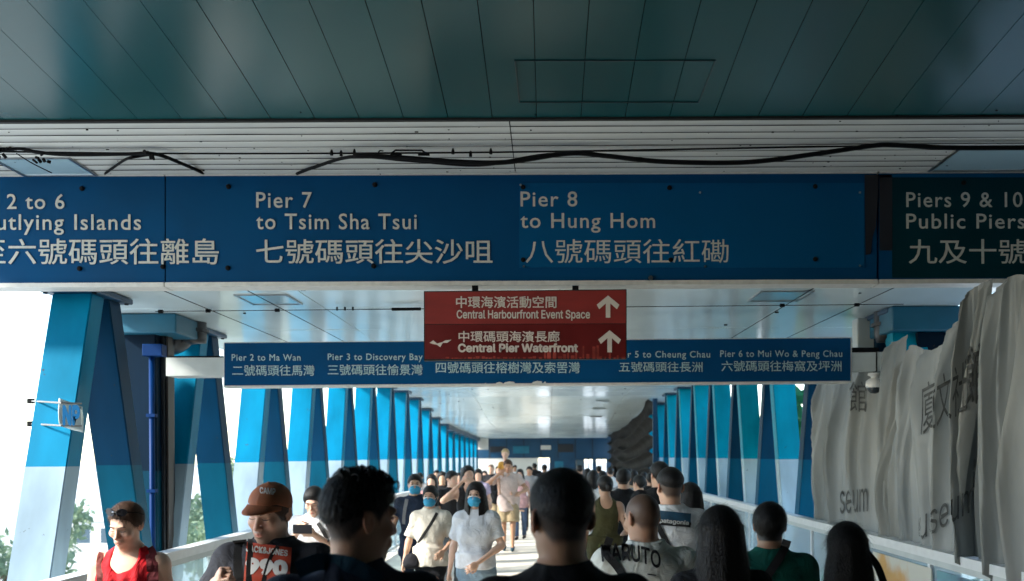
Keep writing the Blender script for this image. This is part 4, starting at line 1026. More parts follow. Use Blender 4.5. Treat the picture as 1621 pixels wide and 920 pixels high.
        hv = max(vox*.72, .0045); V2, F2 = polygonise(HP, hv)
        if len(V2):
            K['hair'] = link_np('hair', V2, F2, hm, root)
            if strandn: strands(K['hair'], strandn, .035 if st != 'long' else .07, len(key), hm)
    # clothing
    if shirt:
        nm, colr = shirt[0], shirt[1]; inf = (shirt[2] if len(shirt) > 2 else .014)*s
        TP_ = [torso(prof, s, inf, fat, belly, lo=shirtlen*s, k=.03)]
        lowz = shirtlen*s
        if hemflare: TP_.append(Prim((lambda p: np.maximum(np.maximum((np.hypot(p[:, 0]/((.165 if not female else .168)*s*fat+hemflare), p[:, 1]/(.118*s*fat+hemflare))-1)*.12, p[:, 2]-1.05*s), lowz-p[:, 2])), (0, 0, .95*s), .3, .05))
        for sx in (-1, 1):
            sh, el, wr = AR[sx]
            if sleeve > 0 or sleeve == 0:
                TP_.append(capsule(np.array([sx*.045*s, .02*s, 1.462*s])+lv*.9, np.array([sx*shw*.85, .012*s, az+.010*s])+lv*.7, .030*s+inf*.6, .038*s+inf*.7, .04))
            if sleeve > 0:
                TP_.append(ellip(sh+np.array([0, 0, .008*s]), np.array([.054, .058, .060])*s*fat**.6+inf*.8, .04)); 
                e = sh+(el-sh)*min(sleeve, 1.0)
                TP_.append(capsule(sh, e, rU*1.08+inf*.9, (rU*1.0 if sleeve < .9 else rF)+inf*1.15, .03, flat=True))
                if sleeve > 1: TP_.append(capsule(el, el+(wr-el)*(sleeve-1), rF+inf, rW+inf*.8, .02, flat=True))
            if female: TP_.append(ellip(np.array([sx*.060, -.060, 1.24])*s, np.array([.066, .048, .070])*s*fat**.5+inf*.8, .06))
        nk = neckline or 'crew'
        nc = np.array([0, .012, 1.50])*s+lv
        if nk == 'crew': TP_.append(capsule(nc+np.array([0, -.01*s, .03*s]), nc+np.array([0, -.02*s, .2*s]), .066*s*fat**.5, .09*s, .012, 's'))
        if nk == 'scoop': TP_.append(ellip(np.array([0, -.10, 1.475])*s+lv, np.array([.092, .10, .125])*s, .008, 's')); TP_.append(capsule(nc, nc+np.array([0, 0, .15]), .075*s, .10*s, .012, 's'))
        if nk == 'tank':
            TP_.append(ellip(np.array([0, -.10, 1.47])*s+lv, np.array([.075, .10, .10])*s, .01, 's')); TP_.append(ellip(np.array([0, .11, 1.48])*s+lv, np.array([.085, .10, .11])*s, .01, 's'))
            for sx in (-1, 1): TP_.append(ellip(np.array([sx*(shw+.03*s), .01*s, 1.385*s])+lv*.7, np.array([.065, .12, .125])*s, .01, 's'))
        if nk == 'scoop' and sleeve == 0:
            for sx in (-1, 1): TP_.append(ellip(np.array([sx*(shw+.055*s), .01*s, 1.36*s])+lv*.7, np.array([.075, .13, .135])*s, .01, 's'))
        ph = g.uniform(0, 6, 8)
        def disp(p, ph=ph, s=s):
            X, Y, Z = p.T/s
            w1 = np.sin(X*17+Z*9+ph[0]+2*np.sin(Z*5+ph[1]))*np.sin(Z*7-X*5+ph[2]); w2 = np.sin((X*.6+Z)*34+ph[3]+2.2*np.sin(X*8+ph[4])); w3 = np.sin(X*46+ph[5]+3*np.sin(Z*6))
            lowr = .45+.9*ss(-Z, -1.35, -1.0)
            return (.0085*w1+.0055*w2*np.abs(np.sin(X*9+ph[6]))+.002*w3)*lowr*s
        V3, F3 = polygonise(TP_, max(vox, .006), shirt[3] if len(shirt) > 3 and shirt[3] else disp)
        K['shirt'] = link_np('shirt', V3, F3, cloth(nm, colr), root)
    if pants:
        nm, colr, ln, loose = pants; PP = [torso(prof, s, .007+.3*loose, fat, 0, lo=.74*s, k=.02)]
        cutz = (.99 if female else .97)*s
        for side in (1, -1):
            hp, kn, an = LG[side]
            if ln <= 1:
                e = hp+(kn-hp)*ln; PP.append(capsule(hp, e, .085*s*fat+loose, .078*s*fat+loose*1.4, .02, flat=True))
            else:
                e = kn+(an-kn)*(ln-1); PP.append(capsule(hp, kn, .083*s*fat+loose*.6, .058*s*fat+loose, .03)); PP.append(capsule(kn, e, .056*s*fat+loose, .044*s+loose, .02, flat=True))
        PP.append(Prim(lambda p: p[:, 2]-cutz, (0, 0, .9*s), .6, 0, 'i'))
        V4, F4 = polygonise(PP, max(vox, .008), lambda p: .003*np.sin(p[:, 2]*60+p[:, 0]*30)*np.sin(p[:, 0]*40+1)); K['pants'] = link_np('trousers' if ln > 1 else 'shorts', V4, F4, cloth(nm, colr), root)
    for side in (1, -1):
        hp, kn, an = LG[side]; m_ = cloth(*(shoes or ('black_shoe', (.02, .02, .022))))
        V5, F5 = polygonise([capsule(an+np.array([0, .045, -.045])*s, an+np.array([0, -.14, -.055])*s, .038*s, .034*s, .02), capsule(an+np.array([0, .03, -.02])*s, an+np.array([0, .02, .0])*s, .040*s, .038*s, .02)], max(.012, vox)); link_np('shoe', V5, F5, m_, root)
    def hpt(v): return Vector(hc+Rh @ np.array(v)*hsz)
    K['hpt'] = hpt
    if eyes or det:
        for sx in (-1, 1):
            down = eyes == 'down'
            q = MB(); ctr = hpt((sx*.031, -.0885, .009)); 
            def disc(rx, rz, yo, n=14, cx=0, cz=0, bulge=.004):
                vs = [hpt((sx*.031+cx, -.0885-yo-bulge, .009+cz))]+[hpt((sx*.031+cx+rx*math.cos(2*math.pi*k/n), -.0885-yo+.5*abs(math.cos(2*math.pi*k/n))*rx*.5, .009+cz+rz*math.sin(2*math.pi*k/n))) for k in range(n)]
                return vs, [(0, 1+(k+1) % n, 1+k) for k in range(n)]
            if not down:
                q.poly(*disc(.0135, .0055, .001), 0); q.poly(*disc(.0056, .0054, .0035, bulge=.003), 1); q.build('eye', [EYEW, EYED], root, local=False)
            l = MB(); l.tube([hpt((sx*(.031-.016), -.090, .008-(.003 if down else 0))), hpt((sx*.031-sx*.004, -.0975, .0150-(.011 if down else 0))), hpt((sx*(.031+.009), -.094, .0135-(.010 if down else 0))), hpt((sx*(.031+.017), -.085, .009-(.004 if down else 0)))], [.0008, .0017, .0018, .0008], 6); l.build('eyelid_line', BROW, root, local=False)
            l = MB(); th = .0022 if female else .0034
            l.tube([hpt((sx*.014, -.0985, .0255)), hpt((sx*.026, -.0995, .0315)), hpt((sx*.039, -.0935, .0325)), hpt((sx*.050, -.081, .0265))], [th*.8, th, th*.9, th*.3], 7); l.build('eyebrow', BROW, root, local=False)
    if mask:
        def mfn(p):
            c = np.array([0, -.040, -.050]); r = np.array([.069, .083, .070]); q = p-c; n1 = np.linalg.norm(q/r, axis=1); n2 = np.linalg.norm(q/(r*r), axis=1)+1e-9; d = n1*(n1-1)/n2-.002*np.sin(p[:, 2]*190)
            up = p[:, 2]-(.001-.9*np.abs(p[:, 0])*.35); return np.maximum(np.maximum(d, up), np.maximum(p[:, 1]+.035, -.112-p[:, 2]))
        V6, F6 = polygonise([H(Prim(mfn, (0, -.06, -.05), .12, 0))], max(.004, vox*.5)); mk = link_np('face_mask', V6, F6, MASK, root)
        q = MB(); q.tube([hpt((-.062, -.058, -.018)), hpt((-.04, -.098, -.008)), hpt((0, -.126, .003)), hpt((.04, -.098, -.008)), hpt((.062, -.058, -.018))], .0035, 6); q.build('mask_edge', MASKW, root, local=False)
        for sx in (-1, 1):
            q = MB(); q.tube([hpt((sx*.066, -.045, -.02)), hpt((sx*.080, -.01, -.005)), hpt((sx*.084, .02, .02))], .0014, 5); q.tube([hpt((sx*.062, -.045, -.085)), hpt((sx*.074, -.01, -.05)), hpt((sx*.084, .02, -.01))], .0014, 5); q.build('ear_loop', MASKW, root, local=False)
    PEOPLE[key] = K; return K

# ---- things fastened to clothing: found on the cloth by looking from the camera
def world_bvh(*os_):
    C_ = []; F_ = []; n = 0
    for o in os_:
        me = o.data; k = len(me.vertices); co = np.empty(k*3); me.vertices.foreach_get('co', co); co = co.reshape(-1, 3); m = np.array(parent_matrix(o.parent)); C_.append(co @ m[:3, :3].T+m[:3, 3])
        F_ += [tuple(i+n for i in p.vertices) for p in me.polygons]; n += k
    return BVHTree.FromPolygons(np.concatenate(C_).tolist(), F_)
def onto(bv, px, py, off=.004, dflt=None):
    a = P(px, py, 1.0); o = Vector((0, 0, CAMZ)); dr = (a-o).normalized(); h = bv.ray_cast(o, dr)
    if h[0]: return h[0]-dr*off, h[1]
    return (o+dr*(dflt or 5), Vector((0, -1, 0)))
def to_local(o, q):
    m = parent_matrix(o).inverted(); return [m @ Vector(v) for v in q]
def strap_on(K, pts, width, m, name='strap', on='shirt', dflt=None, n=6, off=.006, th=.004):
    bv = world_bvh(K[on], K['body']); c = bez([Vector((x, y, 0)) for x, y in pts], n); W_ = []; last = dflt
    for q in c:
        h = onto(bv, q.x, q.y, off, last); W_.append(h[0]); last = (h[0]-Vector((0, 0, CAMZ))).length
    vs = []; fs = []
    for i, q in enumerate(W_):
        t = (W_[min(i+1, len(W_)-1)]-W_[max(i-1, 0)]).normalized(); vd = (q-Vector((0, 0, CAMZ))).normalized(); b = t.cross(vd).normalized()*width/2
        vs += [q-b, q+b, q+b+vd*th, q-b+vd*th]
    for i in range(len(W_)-1):
        a = i*4
        for k in range(4): fs.append((a+k, a+(k+1) % 4, a+4+(k+1) % 4, a+4+k))
    fs += [(0, 3, 2, 1), tuple(len(vs)-4+k for k in range(4))]
    return MB().poly(to_local(K['root'], vs), fs).build(name, m, K['root'], local=False)
def print_on(K, body, quad, m, bold=.03, fnt='Inter.woff2', off=.004, on='shirt', name='printed_text', arc=0.0, dflt=None, me=None, cuts=2):
    "quad: photo points top-left, top-right, bottom-right, bottom-left"
    bv = world_bvh(K[on])
    if me is None: me = text_mesh(body, bold, 0, fnt, res=3)
    bm = bmesh.new(); bm.from_mesh(me); bmesh.ops.triangulate(bm, faces=bm.faces[:])
    for _ in range(cuts): bmesh.ops.subdivide_edges(bm, edges=[e for e in bm.edges if e.calc_length() > .14], cuts=1); bmesh.ops.triangulate(bm, faces=bm.faces[:])
    X = [v.co.x for v in bm.verts]; Y = [v.co.y for v in bm.verts]; X0, X1, Y0, Y1 = min(X), max(X), min(Y), max(Y); a, b, c, d = [Vector((*q, 0)) for q in quad]; vs = []
    for v in bm.verts:
        u = (v.co.x-X0)/(X1-X0); t = (v.co.y-Y0)/(Y1-Y0)
        q = (d*(1-u)+c*u)*(1-t)+(a*(1-u)+b*u)*t; q.y -= arc*(1-(2*u-1)**2)
        vs.append(onto(bv, q.x, q.y, off, dflt)[0])
    for v, q in zip(bm.verts, to_local(K['root'], vs)): v.co = q
    m2 = bpy.data.meshes.new(name); bm.to_mesh(m2); bm.free(); m2.materials.append(m); o = bpy.data.objects.new(name, m2); COL.objects.link(o); o.parent = K['root']
    if body: o['kind'] = 'stuff'
    return o
def rect_mesh(n=14, mm=10, fn=None):
    q = MB(); vs = [(i/n, j/mm, 0) for j in range(mm+1) for i in range(n+1)]; fs = [(j*(n+1)+i, j*(n+1)+i+1, (j+1)*(n+1)+i+1, (j+1)*(n+1)+i) for j in range(mm) for i in range(n)]
    me = bpy.data.meshes.new('t'); me.from_pydata(vs, [], fs); return me

# ============================================================ the people
BLK = ('black_cotton', (.010, .011, .014)); NAVY = ('navy_cotton', (.012, .02, .04)); CHAR = ('charcoal_cotton', (.035, .037, .046)); WHITE = ('white_cotton', (.76, .77, .78)); CRM = ('cream_cotton', (.60, .56, .48))
OLIVE = ('olive_cotton', (.075, .070, .028)); GREEN = ('teal_green_cotton', (.004, .10, .075)); REDC = ('bright_red_crepe', (.52, .008, .016)); OFFW = ('off_white_jersey', (.72, .74, .68))
STRAP = mat('black_webbing', (.012, .012, .013), .7, 0, 0, 1, .3, 300)

# big heads in front ---------------------------------------------------------
k = person('f1', 'dark haired man in navy turning his face right, large at front left', 568, 731, 2.6, head=(-68, 4, 0), body=200, tone='tan', hs=.95, hair=('high', .006, dict(top=.024, front=.022, streak=.0016)), fade=.9, vox=.0055, det=True, eyes=True, shirt=(*NAVY, .012), pants=(*BLK, 2, .01), sleeve=.55, strandn=5600, arms={'L': ((.26, .04, 1.13), (.25, -.05, .9))}, shift=(0, 0, 0))
hpt = k['hpt']; q = MB(); rr_ = random.Random(4)
for i in range(60):
    fx = rr_.uniform(-.055, .07); fy = rr_.uniform(-.10, .08); base_z = .146*math.sqrt(max(.05, 1-(fx/.11)**2-(fy/.15)**2))-.004
    r0 = rr_.uniform(.008, .018); ax = rr_.uniform(0, 6.28); pts = []
    for t in range(9):
        a = t*.75; rad = r0*(1-.05*t)
        pts.append(hpt((fx+math.cos(ax)*rad*math.cos(a)+.002*t*math.sin(ax), fy+math.sin(ax)*rad*math.cos(a), base_z+rad*math.sin(a)+.001*t)))
    q.tube(pts, [.0012, .0024, .0028, .0028, .0026, .0024, .002, .0014, .0006], 5)
q.build('curl', HB, k['hair'] if False else k['root'], smooth=True, local=False)['kind'] = 'stuff'
strap_on(k, [(470, 903), (505, 890), (545, 893), (575, 905), (600, 925)], .045, cloth('dark_teal_webbing', (.004, .035, .06)), 'backpack_strap', dflt=2.6)

k = person('f2', 'man seen from behind in a black tee, tallest dark head at the centre', 887, 741, 2.6, head=(14, 4, 0), body=183, tone='tan', hair=('high', .010, dict(top=.008)), fade=.93, vox=.0055, det=True, shirt=(*BLK, .012), pants=(*BLK, 2, .01), strandn=3600, fat=1.02)

# middle distance, backs to the camera ---------------------------------------
k = person('f3', 'man with shaved head and off white printed tee seen from behind', 1016, 781, 4.4, head=(22, 10, 0), body=186, tone='tan', hair=('bald', 0), fade=.78, vox=.007, det=True, fat=1.10, shirt=(*OFFW, .02), pants=(*BLK, 2, .01), curlhand=.4)
print_on(k, 'NARUTO', [(950, 862), (1046, 874), (1046, 902), (953, 890)], INK, .02, arc=7, dflt=4.3, off=.008, cuts=3)
print_on(k, '', [(1025, 908), (1039, 910), (1039, 912), (1025, 910)], INK, me=rect_mesh(4, 2), name='printed_bar', dflt=4.3)
strap_on(k, [(966, 851), (962, 862), (961, 878), (975, 895), (1000, 930)], .035, STRAP, 'bag_strap', dflt=4.3)
k = person('f4', 'man in a white tee with a dark rectangular print on its back', 1060, 739, 6.1, head=(8, 3, 0), body=184, tone='light', hair=('high', .012, dict(top=.004)), fade=.85, vox=.008, det=True, shirt=(*WHITE, .028), pants=(*CHAR, 2, .012), shirtlen=.85, sleeve=.75)
pm = mat('mountain_print_blue', (.02, .085, .15), .7, 0, .4, 14)
print_on(k, '', [(1043, 808), (1094, 813), (1093, 835), (1041, 831)], pm, me=rect_mesh(34, 18), name='print_panel', off=.008, cuts=0, dflt=6)
q = [(1043+i*3.2, 826.5+.3*i-(4.5*abs(math.sin(i*1.3))+2*abs(math.sin(i*.6)))) for i in range(17)]
print_on(k, '', [(1043, 823), (1094, 827), (1093, 835), (1041, 831)], INK, me=rect_mesh(34, 8), name='print_panel', off=.010, dflt=6, cuts=0)
bv = world_bvh(k['shirt'])
mb = MB(); top_ = [onto(bv, x, y, .011, 6)[0] for x, y in q]; bot_ = [onto(bv, x, 828+i*.2, .011, 6)[0] for i, (x, y) in enumerate(q)]
mb.poly(to_local(k['root'], top_+bot_), [(i, 17+i, 18+i, i+1) for i in range(16)]).build('mountain_silhouette', INK, k['root'], local=False)
print_on(k, 'patagonia', [(1044, 820), (1091, 824.5), (1090, 833), (1044, 829)], WHT, .03, off=.014, dflt=6, cuts=3)
strap_on(k, [(1036, 822), (1048, 845), (1060, 868), (1066, 880)], .035, STRAP, 'bag_strap', dflt=6)
k = person('f5', 'woman with long black hair and black top, left of the teal green tee', 1139, 799, 3.9, head=(0, 4, 0), body=180, female=True, tone='tan', hair=('long', .014, dict(L=.30, w=.098, dp=.085, flare=.035)), vox=.009, shirt=(*BLK, .02), pants=(*BLK, 2, .01), strandn=6000, fat=1.06)
k = person('f6', 'short haired person in a teal green tee with a bag strap, seen from behind', 1218, 794, 4.65, head=(-6, 4, 0), body=178, tone='tan', hair=('full', .012), vox=.009, det=True, shirt=(*GREEN, .018), pants=(*BLK, 2, .01), strandn=2800)
strap_on(k, [(1246, 855), (1240, 872), (1226, 895), (1205, 925)], .04, STRAP, 'bag_strap', dflt=4.6)
k = person('f7', 'woman with long black hair at the lower right by the railing', 1340, 825, 4.0, head=(-4, 4, 0), body=176, female=True, tone='tan', hair=('long', .012, dict(L=.30, w=.090, dp=.08, flare=.05)), vox=.009, shirt=('dark_olive_cotton', (.05, .048, .035), .018), pants=(*BLK, 2, .01), strandn=6000)
strap_on(k, [(1372, 875), (1388, 895), (1400, 925)], .03, STRAP, 'bag_strap', dflt=4)

# left: two people walking towards the camera --------------------------------
def pleat(p):
    X, Y, Z = p.T; return .0045*np.sin(X*(105-22*(1.35-Z)*4))*ss(-Z, -1.29, -1.20)*(Y < 0)+.0015*np.sin(X*31+Z*20)
k = person('l1', 'woman in a red sleeveless top with sunglasses pushed up on her hair', 199, 791, 4.85, head=(-6, 20, 3), body=0, female=True, tone='fair', hair=('bun', .012, dict(c=(.0, .128, .02), r=(.035, .03, .035))), hairm=HBR, vox=.0055, det=True, eyes='down', shirt=(*REDC, .010, pleat), neckline='scoop', sleeve=0, pants=(*CHAR, 2, .01), fat=1.16, strandn=2800, hs=.98, shoulders=1.0, arms={'L': ((.24, .02, 1.12), (.25, -.12, .92)), 'R': ((.24, .02, 1.12), (.25, -.12, .92))})
hpt = k['hpt']; kk = MB()
kk.poly([hpt((x*.001, y*.001, z*.001)) for x, y, z in ((-75, -62, 92), (-8, -84, 98), (-10, -72, 124), (-66, -54, 116))], [(0, 1, 2, 3)])
sgl = []
for sx in (-1, 1):
    q = MB(); n = 14; vs = []
    for yy in (0, .003):
        vs += [hpt((sx*.034+.030*math.cos(2*math.pi*i/n), -.084+.02*abs(math.cos(2*math.pi*i/n)*.5+sx*.3)+yy+.28*(.021*math.sin(2*math.pi*i/n)), .114+.021*math.sin(2*math.pi*i/n))) for i in range(n)]
    q.poly(vs, [tuple(range(n)), tuple(range(2*n-1, n-1, -1))]+[(i, n+i, n+(i+1) % n, (i+1) % n) for i in range(n)])
    sgl.append(q.build('sunglass_lens', mat('sunglass_lens', (.01, .01, .012), .06), k['root'], local=False))
    q = MB(); q.tube([hpt((sx*.064, -.072, .116)), hpt((sx*.092, -.02, .095)), hpt((sx*.098, .03, .06))], .0022, 6)
    q.build('sunglass_arm', M['dark'], k['root'], local=False)
q = MB(); q.tube([hpt((-.012, -.090, .120)), hpt((0, -.094, .124)), hpt((.012, -.090, .120))], .003, 6); q.build('sunglass_bridge', M['chrome'], k['root'], local=False)
mr_ = cloth('maroon_strap', (.10, .015, .02))
strap_on(k, [(163, 875), (160, 884), (159, 900), (160, 930)], .04, cloth('dusty_pink_strap', (.30, .10, .09)), 'backpack_strap', dflt=4.8)
strap_on(k, [(234, 868), (239, 877), (241, 895), (242, 930)], .055, mr_, 'backpack_strap', dflt=4.8)

fistc = {1: .3, -1: .95}
k = person('l2', 'heavy man in a rust cap and charcoal printed tee gripping his strap', 427, 766, 4.1, head=(-14, 15, 4), body=0, tone='fair', hair=('full', .006), hairm=HBR, vox=.0055, det=True, eyes='down', beard=.5, fat=1.22, jaw=1.14, belly=.05, shirt=(*CHAR, .016), pants=(*BLK, 2, .01), fist={1: .35, -1: .95}, sleeve=.62, hs=1.02, shoulders=.98,
           arms={'R': ((.300, -.06, 1.16), (.165, -.25, 1.335), (.55, .3, -.2)), 'L': ((.27, .02, 1.12), (.25, -.15, .90))})
hpt = k['hpt']; hc, Rh, hsz = k['hc'], k['Rh'], k['hsz']
def H_(pr): f = pr.fn; return Prim(lambda p: f(((p-hc) @ Rh)/hsz)*hsz, hc+Rh @ pr.c*hsz, pr.r*hsz, pr.k*hsz, pr.op)
def capf(p):
    c = np.array([0, .012, .046]); r = np.array([.088, .110, .088]); q = p-c; n1 = np.linalg.norm(q/r, axis=1); n2 = np.linalg.norm(q/(r*r), axis=1)+1e-9; d = n1*(n1-1)/n2
    a = np.arctan2(p[:, 0], p[:, 1]-.012); seam = -.0018*np.exp(-((((a+math.pi/6) % (math.pi/3))-math.pi/6)/.03)**2)
    return np.maximum(d-seam*0+.0*a-(-seam), (.062-.55*np.clip(p[:, 1]+.05, 0, .12))-p[:, 2])
V, Fc = polygonise([H_(Prim(capf, (0, .01, .06), .14, 0)), H_(ellip((0, .012, .136), (.009, .009, .006), .003))], .0045)
RUST = mat('rust_canvas', (.30, .088, .028), .8, 0, .2, 18, .3, 300)
k['cap'] = link_np('cap', V, Fc, RUST, k['root'])
mb = MB(); vs = []; nn = 16; mm = 6
for lay in (0, -.004):
    for j in range(mm+1):
        for i in range(nn+1):
            u = (i/nn-.5)*2; t = j/mm; a = u*1.15; ex = .078*t*max(0, math.cos(u*1.5))
            x = .088*math.sin(a)*(1-.0*t); y = .012-.112*math.cos(a)-ex; z = .070-.022*u*u*(1+.5*t)-.22*ex+lay
            vs.append(hpt((x, y, z)))
fs = []; N_ = (nn+1)*(mm+1)
for j in range(mm):
    for i in range(nn): a = j*(nn+1)+i; fs += [(a, a+nn+1, a+nn+2, a+1), (N_+a, N_+a+1, N_+a+nn+2, N_+a+nn+1)]
for i in range(nn): a = mm*(nn+1)+i; fs.append((a, N_+a, N_+a+1, a+1))
mb.poly(vs, fs).build('cap_brim', RUST, k['cap'], smooth=True, local=False)
print_on(k, 'CAMP', [(411, 771), (436, 773), (436, 784), (411, 781)], WHT, .02, on='cap', name='embroidery', off=.003)
print_on(k, '', [(391, 858), (462, 867), (457, 930), (385, 924)], ORG, me=rect_mesh(40, 34), name='print_panel', off=.009, dflt=3.9, cuts=0)
print_on(k, 'JACK&JONES', [(390, 862), (456, 871), (455, 881), (389, 873)], WHT, .03, off=.012, dflt=3.9, cuts=3)
print_on(k, '990', [(389, 882), (456, 887), (455, 913), (388, 909)], WHT, .07, off=.012, dflt=3.9, cuts=3)
strap_on(k, [(399, 853), (399, 860), (399, 872), (397, 893), (396, 925)], .036, STRAP, 'camera_strap', dflt=3.8, off=.012)
strap_on(k, [(440, 865), (430, 880), (424, 895), (416, 925)], .018, STRAP, 'camera_strap', dflt=3.8, off=.012)
strap_on(k, [(379, 855), (380, 868), (379, 893), (382, 925)], .05, STRAP, 'backpack_strap', dflt=3.8, off=.008)

# walkers further in ----------------------------------------------------------
k = person('l3', 'young man in a white tee looking down at a phone held in both hands', 497, 768, 7.8, head=(0, 24, 0), body=-4, tone='fair', hair=('full', .016, dict(top=.004)), vox=.009, det=True, eyes='down', shirt=(*WHITE, .018), pants=(*CHAR, 2, .01), curlhand=.6,
           arms={'L': ((.25, -.09, 1.15), (.075, -.29, 1.33), (-.6, .5, .3)), 'R': ((.25, -.09, 1.15), (.075, -.29, 1.35), (.6, .5, .3))})
s = k['s']; MB().box(-.085*s, .085*s, -.375*s, -.365*s, 1.34*s, 1.42*s, ch=.003, mtx=Matrix.Rotation(R(14), 4, 'Y').to_4x4() if False else None).build('dark_phone', mat('phone_black', (.012, .012, .015), .15), k['root'], local=False)
strap_on(k, [(503, 828), (512, 842), (520, 858)], .03, STRAP, 'bag_strap', dflt=7.5)
k = person('m1', 'man in a navy tee and blue face mask with one arm stretched out', 657, 750, 10.4, head=(6, 0, 0), body=0, tone='light', hair=('short', .013), vox=.011, det=True, eyes=True, mask=True, shirt=('navy_tee', (.012, .022, .045), .018), pants=(*NAVY, 2, .01), arms={'R': ((.26, -.05, 1.14), (.34, -.28, 1.10), (0, 0, -1))})
strap_on(k, [(645, 790), (641, 812), (640, 830)], .05, cloth('grey_strap', (.25, .25, .26)), 'bag_strap', dflt=10)
k = person('m2', 'woman in a cream tee and blue mask carrying a black crossbody bag', 681, 768, 9.4, head=(-4, 2, 0), body=-2, female=True, tone='light', hair=('long', .010, dict(L=.15, w=.086, dp=.07, flare=.0)), vox=.009, det=True, eyes=True, mask=True, shirt=(*CRM, .022), pants=(*BLK, 2, .0), sleeve=.8, shirtlen=.86, fat=1.04, legs=(.10, -.10),
           arms={'R': ((.25, .02, 1.12), (.30, -.02, .88)), 'L': ((.26, .03, 1.13), (.17, -.20, 1.02), (-.5, .6, 0))}, shoes=('white_shoe', (.5, .5, .5)))
strap_on(k, [(692, 812), (683, 828), (672, 845), (662, 860)], .03, STRAP, 'bag_strap', dflt=9.2)
s = k['s']; V, Fc = polygonise([ellip(np.array([-.20, -.12, .91])*s, np.array([.085, .04, .085])*s, .0), capsule(np.array([-.25, -.12, .87])*s, np.array([-.15, -.12, .87])*s, .04*s, None, .04)], .010); link_np('crossbody_bag', V, Fc, cloth('black_nylon', (.014, .014, .018)), k['root'])
k = person('m3', 'long haired young woman in a white tee, blue mask and denim shorts', 753, 762, 8.4, head=(-4, 3, 0), body=-6, female=True, tone='fair', hair=('long', .012, dict(L=.30, w=.096, dp=.100, yc=.010, yf=-.092, flare=.050, part=-.06)), vox=.009, det=True, eyes=True, mask=True, shirt=('pale_grey_white_cotton', (.58, .60, .63), .026), sleeve=.72, shirtlen=.925, pants=('light_denim', (.20, .28, .34), .16, .022), legs=(.16, -.12), shoes=('white_shoe', (.5, .5, .5)),
           arms={'R': ((.23, .03, 1.12), (.27, .02, .87)), 'L': ((.25, .0, 1.13), (.05, -.23, .98), (-.3, .8, 0))}, strandn=2000, curlhand=.5)
k = person('m4', 'woman in a black tank top shading her forehead with a raised hand', 741, 737, 12, head=(10, -6, 0), body=10, female=True, tone='fair', hair=('long', .012, dict(L=.24, w=.09, dp=.075)), vox=.011, shirt=('black_tank_cotton', (.012, .012, .014), .008), neckline='tank', sleeve=0, pants=('grey_denim', (.2, .21, .22), 2, .0), arms={'R': ((.34, -.16, 1.30), (.09, -.20, 1.55), (0, .6, -.4)), 'L': ((.26, -.14, 1.22), (.06, -.24, 1.50), (0, .6, -.4))})
k = person('m6', 'man in a black tee half hidden behind the woman in the black tank top', 716, 745, 13, head=(30, 0, 0), body=20, tone='fair', hair=('short', .014), vox=.013, shirt=(*BLK, .018), pants=('grey_trousers', (.12, .13, .14), 2, .01), arms={'L': ((.26, -.12, 1.15), (.12, -.30, 1.25), (-.5, .6, 0))})
